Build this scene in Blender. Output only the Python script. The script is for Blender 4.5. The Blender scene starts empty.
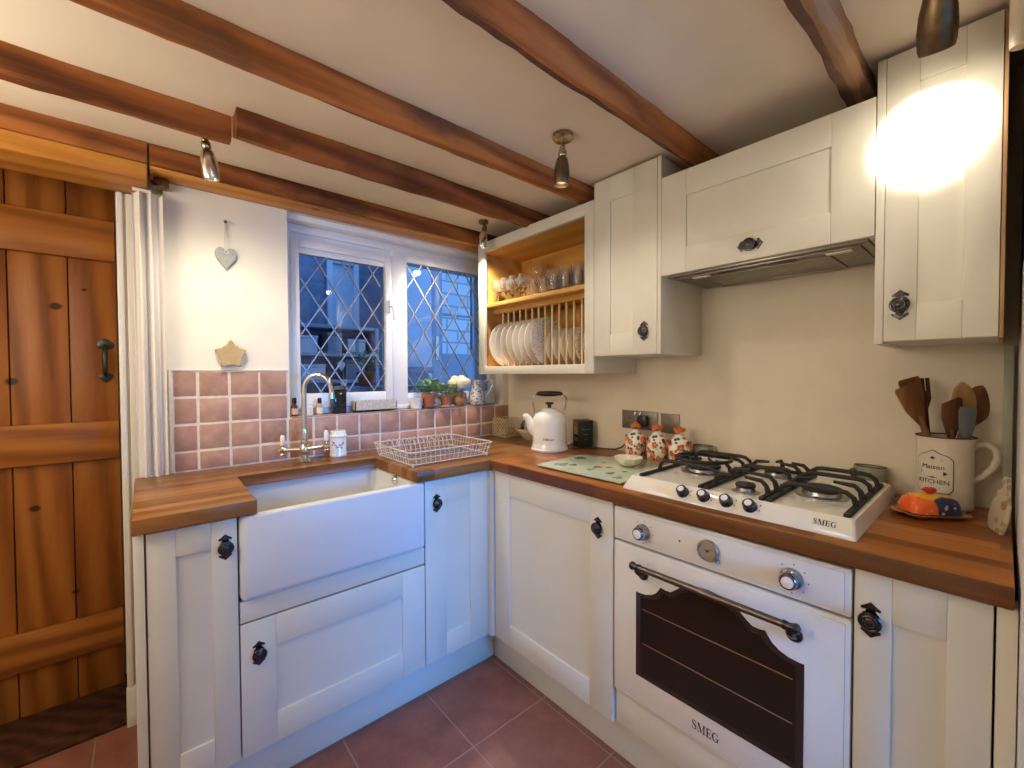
import bpy, bmesh, math, random
from mathutils import Vector, Matrix
random.seed(7)
S = bpy.context.scene
COL = S.collection
PI = math.pi
ID = lambda p: p
# ------------------------------------------------------------------ camera
cam_d = bpy.data.cameras.new('camera'); cam = bpy.data.objects.new('camera', cam_d); COL.objects.link(cam)
F_PX, YAW, PITCH, ROLL = 425.0587, 0.7132812, -0.0222572, -0.0038209
fw = Vector((math.sin(YAW)*math.cos(PITCH), math.cos(YAW)*math.cos(PITCH), math.sin(PITCH)))
rt0 = Vector((math.cos(YAW), -math.sin(YAW), 0)); up0 = rt0.cross(fw)
rt = rt0*math.cos(ROLL) + up0*math.sin(ROLL); up = up0*math.cos(ROLL) - rt0*math.sin(ROLL)
mw = Matrix((rt, up, -fw)).transposed().to_4x4(); mw.translation = Vector((0, 0, 1.265))
cam.matrix_world = mw
cam_d.sensor_fit = 'HORIZONTAL'; cam_d.sensor_width = 36.0; cam_d.lens = F_PX/1024*36.0
cam_d.clip_start = 0.02; cam_d.clip_end = 60
S.camera = cam
# ------------------------------------------------------------------ mesh builder
class MB:
    def __init__(s): s.bm = bmesh.new()
    def add(s, vs, fs, mi=0):
        v = [s.bm.verts.new(p) for p in vs]; out = []
        for f in fs:
            try:
                k = s.bm.faces.new([v[i] for i in f]); k.material_index = mi; out.append(k)
            except ValueError: pass
        return v, out
    def box(s, a, b, bev=0.0, F=ID, mi=0, seg=2):
        x0, y0, z0 = a; x1, y1, z1 = b
        P = [(x0,y0,z0),(x1,y0,z0),(x1,y1,z0),(x0,y1,z0),(x0,y0,z1),(x1,y0,z1),(x1,y1,z1),(x0,y1,z1)]
        v, f = s.add([F(p) for p in P], [(0,3,2,1),(4,5,6,7),(0,1,5,4),(1,2,6,5),(2,3,7,6),(3,0,4,7)], mi)
        if bev > 0:
            es = list({e for q in f for e in q.edges})
            r = bmesh.ops.bevel(s.bm, geom=es, offset=bev, segments=seg, profile=0.5, affect='EDGES')
            for q in r['faces']: q.material_index = mi
        return s
    def prism(s, pts, d0, d1, F=ID, mi=0, bev=0.0):
        n = len(pts)
        vs = [F((p[0], p[1], d0)) for p in pts] + [F((p[0], p[1], d1)) for p in pts]
        fs = [tuple(range(n))[::-1], tuple(range(n, 2*n))] + [(i, (i+1) % n, n+(i+1) % n, n+i) for i in range(n)]
        v, f = s.add(vs, fs, mi)
        if bev > 0:
            es = list({e for q in f for e in q.edges})
            r = bmesh.ops.bevel(s.bm, geom=es, offset=bev, segments=2, profile=0.5, affect='EDGES')
            for q in r['faces']: q.material_index = mi
        return s
    def loft(s, rings, c0=True, c1=True, F=ID, mi=0, closed=True):
        n = len(rings[0]); vs = [F(tuple(p)) for r in rings for p in r]; fs = []
        for k in range(len(rings)-1):
            for i in range(n if closed else n-1):
                j = (i+1) % n
                fs.append((k*n+i, k*n+j, (k+1)*n+j, (k+1)*n+i))
        if c0: fs.append(tuple(range(n))[::-1])
        if c1: fs.append(tuple(range((len(rings)-1)*n, len(rings)*n)))
        s.add(vs, fs, mi); return s
    def lathe(s, prof, seg=24, F=ID, mi=0, c0=True, c1=True, sq=1.0):
        rings = [[(max(r, 1e-5)*math.cos(2*PI*i/seg), max(r, 1e-5)*sq*math.sin(2*PI*i/seg), h) for i in range(seg)] for r, h in prof]
        return s.loft(rings, c0, c1, F, mi)
    def tube(s, pts, r, seg=8, F=ID, mi=0, closed=False, flat=1.0):
        pts = [Vector(p) for p in pts]; n = len(pts); rings = []; prev = None
        for i, p in enumerate(pts):
            if closed: t = (pts[(i+1) % n]-pts[i-1])
            else: t = pts[min(i+1, n-1)]-pts[max(i-1, 0)]
            t.normalize()
            if prev is None:
                a = Vector((0, 0, 1)) if abs(t.z) < 0.9 else Vector((1, 0, 0))
                u = t.cross(a).normalized()
            else:
                u = (prev - t*prev.dot(t)).normalized()
            prev = u; w = t.cross(u)
            rr = r[i] if isinstance(r, (list, tuple)) else r
            rings.append([tuple(p + (u*math.cos(2*PI*k/seg)*flat + w*math.sin(2*PI*k/seg))*rr) for k in range(seg)])
        if closed: rings.append(rings[0])
        return s.loft(rings, not closed, not closed, F, mi)
    def ball(s, c, r, F=ID, mi=0, seg=12, sc=(1, 1, 1)):
        rings = []
        for k in range(1, seg//2):
            a = -PI/2 + PI*k/(seg//2)
            rings.append([(c[0]+r*sc[0]*math.cos(a)*math.cos(2*PI*i/seg), c[1]+r*sc[1]*math.cos(a)*math.sin(2*PI*i/seg), c[2]+r*sc[2]*math.sin(a)) for i in range(seg)])
        return s.loft(rings, True, True, F, mi)
    def build(s, name, mat, parent=None, loc=None, smooth=35, weld=0.0):
        bm = s.bm
        if weld: bmesh.ops.remove_doubles(bm, verts=bm.verts, dist=weld)
        bmesh.ops.recalc_face_normals(bm, faces=bm.faces)
        if parent is not None: o0 = Vector(parent['_o'])
        else: o0 = Vector(loc) if loc is not None else Vector((0, 0, 0))
        if o0.length > 0: bmesh.ops.translate(bm, verts=bm.verts, vec=-o0)
        me = bpy.data.meshes.new(name); bm.to_mesh(me); bm.free()
        for m in (mat if isinstance(mat, (list, tuple)) else [mat]): me.materials.append(m)
        if smooth:
            me.polygons.foreach_set('use_smooth', [True]*len(me.polygons))
            me.set_sharp_from_angle(angle=math.radians(smooth))
        o = bpy.data.objects.new(name, me); COL.objects.link(o)
        if parent is not None: o.parent = parent; o['_o'] = tuple(o0)
        else: o.location = o0; o['_o'] = tuple(o0)
        return o
def thing(name, label, cat, loc=(0, 0, 0), group=None):
    o = bpy.data.objects.new(name, None); o.empty_display_size = 0.05; COL.objects.link(o); o.location = loc; o['_o'] = tuple(loc)
    o['label'] = label; o['category'] = cat
    if group: o['group'] = group
    return o
def tag(o, label, cat, group=None):
    o['label'] = label; o['category'] = cat
    if group: o['group'] = group
    return o
def struct(o, label=None):
    o['kind'] = 'structure'
    if label: o['label'] = label
    return o
def copy_tree(o, parent=None):
    c = o.copy(); COL.objects.link(c); c.parent = parent
    for ch in list(o.children): copy_tree(ch, c)
    return c
def rrect(x0, x1, y0, y1, r, z, n=5):
    out = []
    for cx, cy, a0 in ((x1-r, y1-r, 0), (x0+r, y1-r, PI/2), (x0+r, y0+r, PI), (x1-r, y0+r, 3*PI/2)):
        for k in range(n+1):
            a = a0 + PI/2*k/n; out.append((cx+r*math.cos(a), cy+r*math.sin(a), z))
    return out
def at(x, y, z, rz=0.0, s=1.0):
    c, d = math.cos(rz), math.sin(rz)
    return lambda p: (x+s*(p[0]*c-p[1]*d), y+s*(p[0]*d+p[1]*c), z+s*p[2])
def axis_frame(o, direction):
    """maps local z onto DIRECTION at O"""
    d = Vector(direction).normalized(); a = Vector((0, 0, 1)) if abs(d.z) < 0.95 else Vector((1, 0, 0))
    u = a.cross(d).normalized(); w = d.cross(u); o = Vector(o)
    return lambda p: tuple(o + u*p[0] + w*p[1] + d*p[2])
XF, YF = 1.114, 1.43            # door faces of the cooker run and of the sink run
TR = lambda xf: (lambda p: (xf-p[2], p[0], p[1]))     # (u=y, v=z, w=out)
TL = lambda yf: (lambda p: (p[0], yf-p[2], p[1]))     # (u=x, v=z, w=out)
# ------------------------------------------------------------------ materials
def nodes(name):
    m = bpy.data.materials.new(name); m.use_nodes = True
    nt = m.node_tree; b = nt.nodes['Principled BSDF']
    return m, nt, b
def N(nt, t, **kw):
    n = nt.nodes.new(t)
    for k, v in kw.items():
        if k in n.inputs.keys() if isinstance(k, str) else False: n.inputs[k].default_value = v
        else: setattr(n, k, v)
    return n
def c4(c): return (c[0], c[1], c[2], 1)
def ramp(nt, fac, stops):
    r = nt.nodes.new('ShaderNodeValToRGB'); el = r.color_ramp.elements
    el[0].position, el[0].color = stops[0][0], c4(stops[0][1]); el[1].position, el[1].color = stops[-1][0], c4(stops[-1][1])
    for p, c in stops[1:-1]:
        e = el.new(p); e.color = c4(c)
    nt.links.new(fac, r.inputs['Fac']); return r.outputs['Color']
def coords(nt, scale=(1, 1, 1), rot=(0, 0, 0), loc=(0, 0, 0)):
    t = nt.nodes.new('ShaderNodeTexCoord'); mp = nt.nodes.new('ShaderNodeMapping')
    mp.inputs['Scale'].default_value = scale; mp.inputs['Rotation'].default_value = rot; mp.inputs['Location'].default_value = loc
    nt.links.new(t.outputs['Object'], mp.inputs['Vector']); return mp.outputs['Vector']
def noise(nt, vec, scale, detail=4, rough=0.55, dist=0.0):
    n = nt.nodes.new('ShaderNodeTexNoise'); n.inputs['Scale'].default_value = scale; n.inputs['Detail'].default_value = detail
    n.inputs['Roughness'].default_value = rough; n.inputs['Distortion'].default_value = dist
    nt.links.new(vec, n.inputs['Vector']); return n.outputs['Fac']
def mix(nt, fac, a, b, mode='MIX'):
    n = nt.nodes.new('ShaderNodeMix'); n.data_type = 'RGBA'; n.blend_type = mode
    for i, v in ((0, fac), (6, a), (7, b)):
        if hasattr(v, 'links'): nt.links.new(v, n.inputs[i])
        elif i == 0: n.inputs[0].default_value = v
        else: n.inputs[i].default_value = c4(v)
    return n.outputs[2]
def bump(nt, b, h, strength, dist=0.002):
    n = nt.nodes.new('ShaderNodeBump'); n.inputs['Strength'].default_value = strength; n.inputs['Distance'].default_value = dist
    nt.links.new(h, n.inputs['Height']); nt.links.new(n.outputs['Normal'], b.inputs['Normal'])
def plain(name, c, rough=0.5, metal=0.0, var=0.06, scale=30, bmp=0.0, spec=0.5, coat=0.0):
    m, nt, b = nodes(name); v = coords(nt); f = noise(nt, v, scale)
    lo = tuple(max(0, x*(1-var)) for x in c); hi = tuple(min(1, x*(1+var)) for x in c)
    nt.links.new(ramp(nt, f, [(0.3, lo), (0.7, hi)]), b.inputs['Base Color'])
    b.inputs['Roughness'].default_value = rough; b.inputs['Metallic'].default_value = metal
    b.inputs['Specular IOR Level'].default_value = spec; b.inputs['Coat Weight'].default_value = coat
    if bmp: bump(nt, b, f, bmp)
    return m
def wood(name, dark, mid, light, axis='x', grain=1.0, rough=0.5, knots=0.0, at_knots=(), patches=None, bmp=0.15, ring=14, spec=0.2):
    m, nt, b = nodes(name)
    st = {'x': (1.2, 14, 14), 'y': (14, 1.2, 14), 'z': (14, 14, 1.2)}[axis]
    v = coords(nt, tuple(q*grain for q in st))
    f1 = noise(nt, v, 2.6, 8, 0.68, 0.5)
    v2 = coords(nt, tuple(q*grain*0.35 for q in st)); f2 = noise(nt, v2, 1.0, 3, 0.5, 1.2)
    w = nt.nodes.new('ShaderNodeTexWave'); w.wave_type = 'BANDS'; w.bands_direction = 'DIAGONAL'
    w.inputs['Scale'].default_value = ring*0.12; w.inputs['Distortion'].default_value = 7; w.inputs['Detail'].default_value = 3; w.inputs['Detail Scale'].default_value = 0.6
    nt.links.new(v2, w.inputs['Vector'])
    ma = nt.nodes.new('ShaderNodeMath'); ma.operation = 'MULTIPLY_ADD'; ma.inputs[1].default_value = 0.35
    nt.links.new(w.outputs['Fac'], ma.inputs[0]); 
    mb = nt.nodes.new('ShaderNodeMath'); mb.operation = 'MULTIPLY'; mb.inputs[1].default_value = 0.65; nt.links.new(f1, mb.inputs[0]); nt.links.new(mb.outputs[0], ma.inputs[2])
    c = ramp(nt, ma.outputs[0], [(0.28, dark), (0.48, mid), (0.70, light)])
    c = mix(nt, 0.35, c, ramp(nt, f2, [(0.35, dark), (0.65, light)]))
    if patches:
        f3 = noise(nt, coords(nt, (3, 6, 6) if axis == 'x' else (6, 6, 3)), 1.0, 5, 0.6)
        c = mix(nt, ramp(nt, f3, [(0.5, (0, 0, 0)), (0.72, (1, 1, 1))]), c, patches)
    if knots:
        vo = nt.nodes.new('ShaderNodeTexVoronoi'); vo.inputs['Scale'].default_value = 1.0
        ks = {'x': (3.2, 7, 7), 'y': (7, 3.2, 7), 'z': (5.5, 5.5, 3.0)}[axis]
        nt.links.new(coords(nt, ks), vo.inputs['Vector'])
        k = ramp(nt, vo.outputs['Distance'], [(0.0, (1, 1, 1)), (0.085*knots, (0.85, 0.85, 0.85)), (0.16*knots, (0, 0, 0))])
        c = mix(nt, k, c, tuple(q*0.28 for q in dark))
    for kx, kz, kr in at_knots:
        mv = coords(nt, (1/kr, 0.0, 1.25/kr), loc=(-kx/kr, 0, -1.25*kz/kr)); ln = nt.nodes.new('ShaderNodeVectorMath'); ln.operation = 'LENGTH'
        nt.links.new(mv, ln.inputs[0]); wob = nt.nodes.new('ShaderNodeMath'); wob.operation = 'MULTIPLY_ADD'; wob.inputs[1].default_value = 0.8; nt.links.new(f2, wob.inputs[0]); nt.links.new(ln.outputs['Value'], wob.inputs[2])
        c = mix(nt, ramp(nt, wob.outputs[0], [(0.0, (1, 1, 1)), (0.75, (0.9, 0.9, 0.9)), (0.95, (0.35, 0.35, 0.35)), (1.0, (0, 0, 0))]), c, tuple(q*0.22 for q in dark))
    nt.links.new(c, b.inputs['Base Color']); b.inputs['Roughness'].default_value = rough
    b.inputs['Specular IOR Level'].default_value = spec; bump(nt, b, f1, bmp, 0.001)
    return m
def staves(name, axis, k=(1, 1, 1)):
    m, nt, b = nodes(name)
    v = coords(nt, rot=(0, 0, 0) if axis == 'x' else (0, 0, PI/2))
    br = nt.nodes.new('ShaderNodeTexBrick'); br.offset = 0.37; br.squash = 1.0
    br.inputs['Color1'].default_value = (0, 0, 0, 1); br.inputs['Color2'].default_value = (1, 1, 1, 1); br.inputs['Mortar'].default_value = (0.2, 0.2, 0.2, 1)
    br.inputs['Scale'].default_value = 1.0; br.inputs['Mortar Size'].default_value = 0.0006; br.inputs['Brick Width'].default_value = 0.43; br.inputs['Row Height'].default_value = 0.042
    nt.links.new(v, br.inputs['Vector'])
    st = (2.0, 40, 40) if axis == 'x' else (40, 2.0, 40)
    g = noise(nt, coords(nt, st), 1.5, 6, 0.65, 0.5)
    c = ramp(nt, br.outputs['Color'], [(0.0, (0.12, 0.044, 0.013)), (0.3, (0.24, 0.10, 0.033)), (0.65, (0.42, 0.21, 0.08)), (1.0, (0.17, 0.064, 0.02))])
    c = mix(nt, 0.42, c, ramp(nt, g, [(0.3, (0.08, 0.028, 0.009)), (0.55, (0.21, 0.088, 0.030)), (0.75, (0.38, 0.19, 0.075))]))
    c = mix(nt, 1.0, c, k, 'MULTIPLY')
    nt.links.new(c, b.inputs['Base Color']); b.inputs['Roughness'].default_value = 0.33; b.inputs['Specular IOR Level'].default_value = 0.3
    bump(nt, b, g, 0.06, 0.001)
    return m
def glassy(name, tint=(1, 1, 1), rough=0.0, refl=1.0):
    """thin sheet: what lies behind plus a Fresnel reflection"""
    m = bpy.data.materials.new(name); m.use_nodes = True; nt = m.node_tree; nt.nodes.clear()
    out = nt.nodes.new('ShaderNodeOutputMaterial'); tr = nt.nodes.new('ShaderNodeBsdfTransparent'); gl = nt.nodes.new('ShaderNodeBsdfGlossy')
    tr.inputs['Color'].default_value = c4(tint); gl.inputs['Roughness'].default_value = rough
    fr = nt.nodes.new('ShaderNodeFresnel'); fr.inputs['IOR'].default_value = 1.5
    mu = nt.nodes.new('ShaderNodeMath'); mu.operation = 'MULTIPLY'; mu.inputs[1].default_value = refl; nt.links.new(fr.outputs[0], mu.inputs[0])
    mx = nt.nodes.new('ShaderNodeMixShader'); nt.links.new(mu.outputs[0], mx.inputs[0]); nt.links.new(tr.outputs[0], mx.inputs[1]); nt.links.new(gl.outputs[0], mx.inputs[2])
    nt.links.new(mx.outputs[0], out.inputs['Surface']); return m
def emit(name, c, s):
    m = bpy.data.materials.new(name); m.use_nodes = True; nt = m.node_tree; nt.nodes.clear()
    out = nt.nodes.new('ShaderNodeOutputMaterial'); e = nt.nodes.new('ShaderNodeEmission'); e.inputs['Color'].default_value = c4(c); e.inputs['Strength'].default_value = s
    nt.links.new(e.outputs[0], out.inputs['Surface']); return m
M = {}
M['cream'] = plain('cream_cabinet_paint', (0.71, 0.685, 0.585), 0.38, var=0.02, scale=8, spec=0.45)
M['carcass'] = plain('white_carcass_board', (0.70, 0.66, 0.57), 0.5, var=0.02)
M['wall'] = plain('cream_plaster', (0.82, 0.745, 0.60), 0.85, var=0.05, scale=5, bmp=0.12, spec=0.2)
M['walllight'] = plain('pale_plaster', (0.84, 0.80, 0.67), 0.85, var=0.04, scale=5, bmp=0.15, spec=0.2)
M['ceil'] = plain('ceiling_plaster', (0.74, 0.65, 0.53), 0.9, var=0.04, scale=4, bmp=0.2, spec=0.15)
M['white'] = plain('white_gloss_paint', (0.78, 0.75, 0.70), 0.35, var=0.02, scale=10)
M['upvc'] = plain('white_window_frame', (0.82, 0.82, 0.80), 0.28, var=0.01)
M['ceramic'] = plain('white_glazed_ceramic', (0.84, 0.83, 0.79), 0.10, var=0.015, scale=6, coat=0.4)
M['enamel'] = plain('white_enamel', (0.82, 0.80, 0.76), 0.16, var=0.01, coat=0.3)
M['creamenamel'] = plain('cream_enamel', (0.82, 0.78, 0.68), 0.14, var=0.01, coat=0.3)
M['chrome'] = plain('polished_chrome', (0.72, 0.72, 0.74), 0.07, 1.0, var=0.01)
M['steel'] = plain('brushed_steel', (0.50, 0.48, 0.46), 0.32, 1.0, var=0.08, scale=120)
M['pewter'] = plain('antique_pewter', (0.075, 0.07, 0.07), 0.30, 1.0, var=0.5, scale=220)
M['dullplate'] = plain('dull_metal_plate', (0.23, 0.195, 0.165), 0.42, 0.5, var=0.08, scale=60)
M['hoodmetal'] = plain('hood_grey_metal', (0.27, 0.24, 0.21), 0.35, 0.8, var=0.06, scale=60)
M['rail'] = plain('dark_gunmetal', (0.17, 0.145, 0.13), 0.28, 1.0, var=0.1, scale=60)
M['darkchrome'] = plain('dark_chrome', (0.34, 0.34, 0.36), 0.16, 1.0, var=0.1, scale=60)
M['waney'] = plain('dark_waney_edge', (0.085, 0.034, 0.015), 0.8, var=0.5, scale=22, bmp=0.6)
M['iron'] = plain('black_iron', (0.012, 0.012, 0.012), 0.35, 0.0, var=0.3, scale=150, bmp=0.2)
M['castiron'] = plain('cast_iron_grate', (0.014, 0.013, 0.012), 0.55, 0.0, var=0.3, scale=300, bmp=0.3)
M['brass'] = plain('antique_brass', (0.42, 0.33, 0.19), 0.25, 1.0, var=0.12, scale=60)
M['bronze'] = plain('dark_bronze', (0.20, 0.135, 0.075), 0.42, 1.0, var=0.2, scale=50)
M['satin'] = plain('satin_nickel', (0.62, 0.56, 0.47), 0.25, 1.0, var=0.06, scale=60)
M['black'] = plain('black_plastic', (0.015, 0.014, 0.014), 0.3, var=0.1)
M['print'] = plain('dark_print', (0.03, 0.028, 0.03), 0.5, var=0.1)
M['ovenglass'] = plain('oven_dark_glass', (0.010, 0.007, 0.006), 0.06, var=0.05, spec=0.5)
M['ovenborder'] = plain('oven_glass_border', (0.035, 0.024, 0.018), 0.10, var=0.05)
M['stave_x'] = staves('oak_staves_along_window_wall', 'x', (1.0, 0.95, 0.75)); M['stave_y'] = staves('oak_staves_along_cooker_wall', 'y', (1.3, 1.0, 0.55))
M['stave_edge_shaded'] = staves('oak_staves_shaded_edge', 'y', (0.72, 0.55, 0.36))  # darker copy of the staves: shade of the front edge put into the colour
M['beam'] = wood('old_dark_beam', (0.085, 0.022, 0.006), (0.23, 0.072, 0.018), (0.38, 0.135, 0.035), 'x', 1.0, 0.6, knots=0.8, patches=(0.06, 0.025, 0.012), bmp=0.5)
M['beam2'] = wood('old_red_beam', (0.13, 0.038, 0.010), (0.34, 0.115, 0.030), (0.50, 0.19, 0.052), 'x', 0.9, 0.6, knots=0.6, patches=(0.13, 0.06, 0.03), bmp=0.5)
M['beam3'] = wood('worn_grey_beam', (0.11, 0.05, 0.025), (0.30, 0.17, 0.095), (0.42, 0.27, 0.17), 'x', 0.8, 0.65, patches=(0.16, 0.07, 0.035), bmp=0.6)
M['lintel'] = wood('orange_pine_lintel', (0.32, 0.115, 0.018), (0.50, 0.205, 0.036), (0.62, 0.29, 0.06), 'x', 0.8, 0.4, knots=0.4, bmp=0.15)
M['pine'] = wood('waxed_pine_boards', (0.13, 0.036, 0.006), (0.26, 0.083, 0.014), (0.36, 0.135, 0.026), 'z', 0.8, 0.38, knots=0.0, at_knots=((-0.247, 1.529, 0.030), (-0.362, 1.247, 0.028), (-0.315, 0.775, 0.028), (-0.215, 0.43, 0.018), (-0.17, 1.60, 0.012)), bmp=0.12)
M['pine_x'] = wood('waxed_pine_ledge', (0.15, 0.044, 0.008), (0.29, 0.098, 0.017), (0.40, 0.155, 0.03), 'x', 0.8, 0.38, knots=0.5, bmp=0.12)
M['honey'] = wood('honey_birch_lining', (0.52, 0.26, 0.06), (0.64, 0.35, 0.09), (0.74, 0.44, 0.13), 'y', 0.6, 0.45, bmp=0.05)
M['palerod'] = wood('pale_rod_wood', (0.60, 0.42, 0.22), (0.70, 0.53, 0.30), (0.78, 0.62, 0.40), 'z', 1.0, 0.5, bmp=0.03)
M['darkpost'] = wood('dark_oak_post', (0.02, 0.007, 0.004), (0.05, 0.018, 0.009), (0.09, 0.035, 0.017), 'z', 1, 0.55)
M['spoon'] = wood('brown_spoon_wood', (0.13, 0.055, 0.02), (0.22, 0.10, 0.04), (0.32, 0.16, 0.07), 'z', 2.0, 0.55)
M['spoonlight'] = wood('pale_spoon_wood', (0.34, 0.19, 0.08), (0.46, 0.27, 0.12), (0.55, 0.35, 0.17), 'z', 2.0, 0.55)
M['spoondark'] = wood('burnt_spoon_wood', (0.03, 0.013, 0.008), (0.10, 0.04, 0.018), (0.20, 0.085, 0.035), 'z', 2.0, 0.55)
M['silicone'] = plain('grey_blue_silicone', (0.16, 0.18, 0.20), 0.5)
M['terra'] = plain('terracotta_pot', (0.46, 0.16, 0.065), 0.7, var=0.12, scale=40, bmp=0.1)
M['clay'] = plain('dark_clay_saucer', (0.26, 0.13, 0.075), 0.6, var=0.1)
M['soil'] = plain('potting_soil', (0.035, 0.022, 0.014), 0.95, var=0.4, scale=120, bmp=0.6)
M['leaf'] = plain('green_leaf', (0.20, 0.36, 0.09), 0.42, var=0.5, scale=40)
M['leaf2'] = plain('yellow_green_leaf', (0.36, 0.44, 0.10), 0.42, var=0.45, scale=40)
M['stem'] = plain('green_stem', (0.10, 0.16, 0.05), 0.6)
M['rose'] = plain('cream_rose_petal', (0.88, 0.80, 0.58), 0.6, var=0.05, scale=40)
M['potterybrown'] = plain('brown_pottery', (0.36, 0.19, 0.085), 0.3, var=0.25, scale=25)
M['fabric'] = plain('white_curtain_cloth', (0.74, 0.70, 0.65), 0.9, var=0.04, scale=200, bmp=0.2, spec=0.1)
M['wire'] = plain('white_coated_wire', (0.66, 0.62, 0.56), 0.4)
M['greywire'] = plain('grey_tray_wire', (0.40, 0.38, 0.36), 0.4, 0.5)
M['goldwire'] = plain('pale_gilt_wire', (0.78, 0.66, 0.45), 0.4, 0.3)
M['lead'] = plain('lead_came', (0.40, 0.40, 0.40), 0.42, 0.6, var=0.2, scale=60)
M['pane'] = glassy('window_glass', (0.93, 0.97, 1.0))
M['ovenpane'] = M['ovenglass']
M['stone'] = None
def glass_mat():
    m, nt, b = nodes('cut_drinking_glass'); b.inputs['Base Color'].default_value = (0.97, 0.97, 0.96, 1); b.inputs['Roughness'].default_value = 0.03
    b.inputs['Transmission Weight'].default_value = 0.95; b.inputs['IOR'].default_value = 1.45; b.inputs['Specular IOR Level'].default_value = 0.8
    f = noise(nt, coords(nt), 160); bump(nt, b, f, 0.12, 0.001); return m
M['glass'] = glass_mat()
M['thinglass'] = glassy('thin_clear_glass', (0.96, 0.97, 0.98), 0.02, 1.6)
def tile_mat():
    m, nt, b = nodes('terracotta_pink_wall_tile'); t = nt.nodes.new('ShaderNodeTexCoord')
    sn = nt.nodes.new('ShaderNodeVectorMath'); sn.operation = 'SNAP'; sn.inputs[1].default_value = (0.1025, 10, 0.1015)
    ad = nt.nodes.new('ShaderNodeVectorMath'); ad.operation = 'ADD'; ad.inputs[1].default_value = (0.1025*8-0.462, 0, 0.1015*10-0.98)
    nt.links.new(t.outputs['Object'], ad.inputs[0]); nt.links.new(ad.outputs[0], sn.inputs[0])
    wn = nt.nodes.new('ShaderNodeTexWhiteNoise'); wn.noise_dimensions = '3D'; nt.links.new(sn.outputs[0], wn.inputs['Vector'])
    c = ramp(nt, wn.outputs['Value'], [(0, (0.36, 0.20, 0.14)), (0.35, (0.46, 0.27, 0.19)), (0.7, (0.53, 0.33, 0.24)), (1, (0.40, 0.225, 0.16))])
    f = noise(nt, coords(nt), 14, 5, 0.6)
    c = mix(nt, 0.55, c, ramp(nt, f, [(0.3, (0.30, 0.155, 0.11)), (0.55, (0.47, 0.28, 0.20)), (0.75, (0.66, 0.46, 0.35))]))
    nt.links.new(c, b.inputs['Base Color']); b.inputs['Roughness'].default_value = 0.48; b.inputs['Specular IOR Level'].default_value = 0.35
    bump(nt, b, f, 0.35, 0.004); return m
M['tile'] = tile_mat()
M['grout'] = plain('pale_grout', (0.74, 0.66, 0.56), 0.9, var=0.1, scale=60, bmp=0.3)
def floor_mat():
    m, nt, b = nodes('terracotta_floor_tiles')
    br = nt.nodes.new('ShaderNodeTexBrick'); br.offset = 0.0; br.inputs['Scale'].default_value = 1.0
    br.inputs['Brick Width'].default_value = 0.325; br.inputs['Row Height'].default_value = 0.325; br.inputs['Mortar Size'].default_value = 0.0035; br.inputs['Mortar Smooth'].default_value = 0.3
    br.inputs['Color1'].default_value = (0.22, 0.078, 0.053, 1); br.inputs['Color2'].default_value = (0.28, 0.105, 0.07, 1); br.inputs['Mortar'].default_value = (0.20, 0.12, 0.085, 1)
    nt.links.new(coords(nt, loc=(-0.175, -0.185, 0)), br.inputs['Vector'])
    f = noise(nt, coords(nt), 9, 6, 0.65)
    c = mix(nt, 0.55, br.outputs['Color'], ramp(nt, f, [(0.3, (0.16, 0.055, 0.04)), (0.7, (0.36, 0.15, 0.105))]))
    c = mix(nt, br.outputs['Fac'], c, (0.33, 0.19, 0.14))
    nt.links.new(c, b.inputs['Base Color']); b.inputs['Roughness'].default_value = 0.42
    iv = nt.nodes.new('ShaderNodeMath'); iv.operation = 'SUBTRACT'; iv.inputs[0].default_value = 1.0; nt.links.new(br.outputs['Fac'], iv.inputs[1])
    bump(nt, b, iv.outputs[0], 0.5, 0.003); return m
M['floor'] = floor_mat()
def stone_mat():
    m, nt, b = nodes('pale_stone_wall')
    br = nt.nodes.new('ShaderNodeTexBrick'); br.inputs['Scale'].default_value = 1.0; br.inputs['Brick Width'].default_value = 0.42; br.inputs['Row Height'].default_value = 0.20; br.inputs['Mortar Size'].default_value = 0.015
    br.inputs['Color1'].default_value = (0.55, 0.53, 0.50, 1); br.inputs['Color2'].default_value = (0.72, 0.70, 0.66, 1); br.inputs['Mortar'].default_value = (0.30, 0.30, 0.30, 1)
    nt.links.new(coords(nt, rot=(PI/2, 0, 0)), br.inputs['Vector'])
    nt.links.new(br.outputs['Color'], b.inputs['Base Color']); b.inputs['Roughness'].default_value = 0.9; return m
M['stone'] = stone_mat()
def floral(name, base=(0.84, 0.80, 0.70), c1=(0.62, 0.10, 0.02), c2=(0.85, 0.30, 0.08), g=(0.10, 0.17, 0.05), t=(0.07, 0.12, 0.13), s1=26, lo=0.35, s2=42, rough=0.15):
    m, nt, b = nodes(name); v = coords(nt)
    vo = nt.nodes.new('ShaderNodeTexVoronoi'); vo.inputs['Scale'].default_value = s1; nt.links.new(v, vo.inputs['Vector'])
    vg = nt.nodes.new('ShaderNodeTexVoronoi'); vg.inputs['Scale'].default_value = s2; nt.links.new(coords(nt, loc=(0.3, 0.1, 0.2)), vg.inputs['Vector'])
    f = noise(nt, v, 90, 3)
    gcol = mix(nt, ramp(nt, vg.outputs['Color'], [(0.45, (0, 0, 0)), (0.5, (1, 1, 1))]), g, t)
    c = mix(nt, ramp(nt, vg.outputs['Distance'], [(lo*0.8, (1, 1, 1)), (lo*0.95, (0, 0, 0))]), base, gcol)
    red = ramp(nt, f, [(0.35, c1), (0.65, c2)])
    c = mix(nt, ramp(nt, vo.outputs['Distance'], [(lo, (1, 1, 1)), (lo*1.12, (0, 0, 0))]), c, red)
    nt.links.new(c, b.inputs['Base Color']); b.inputs['Roughness'].default_value = rough; return m
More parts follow.
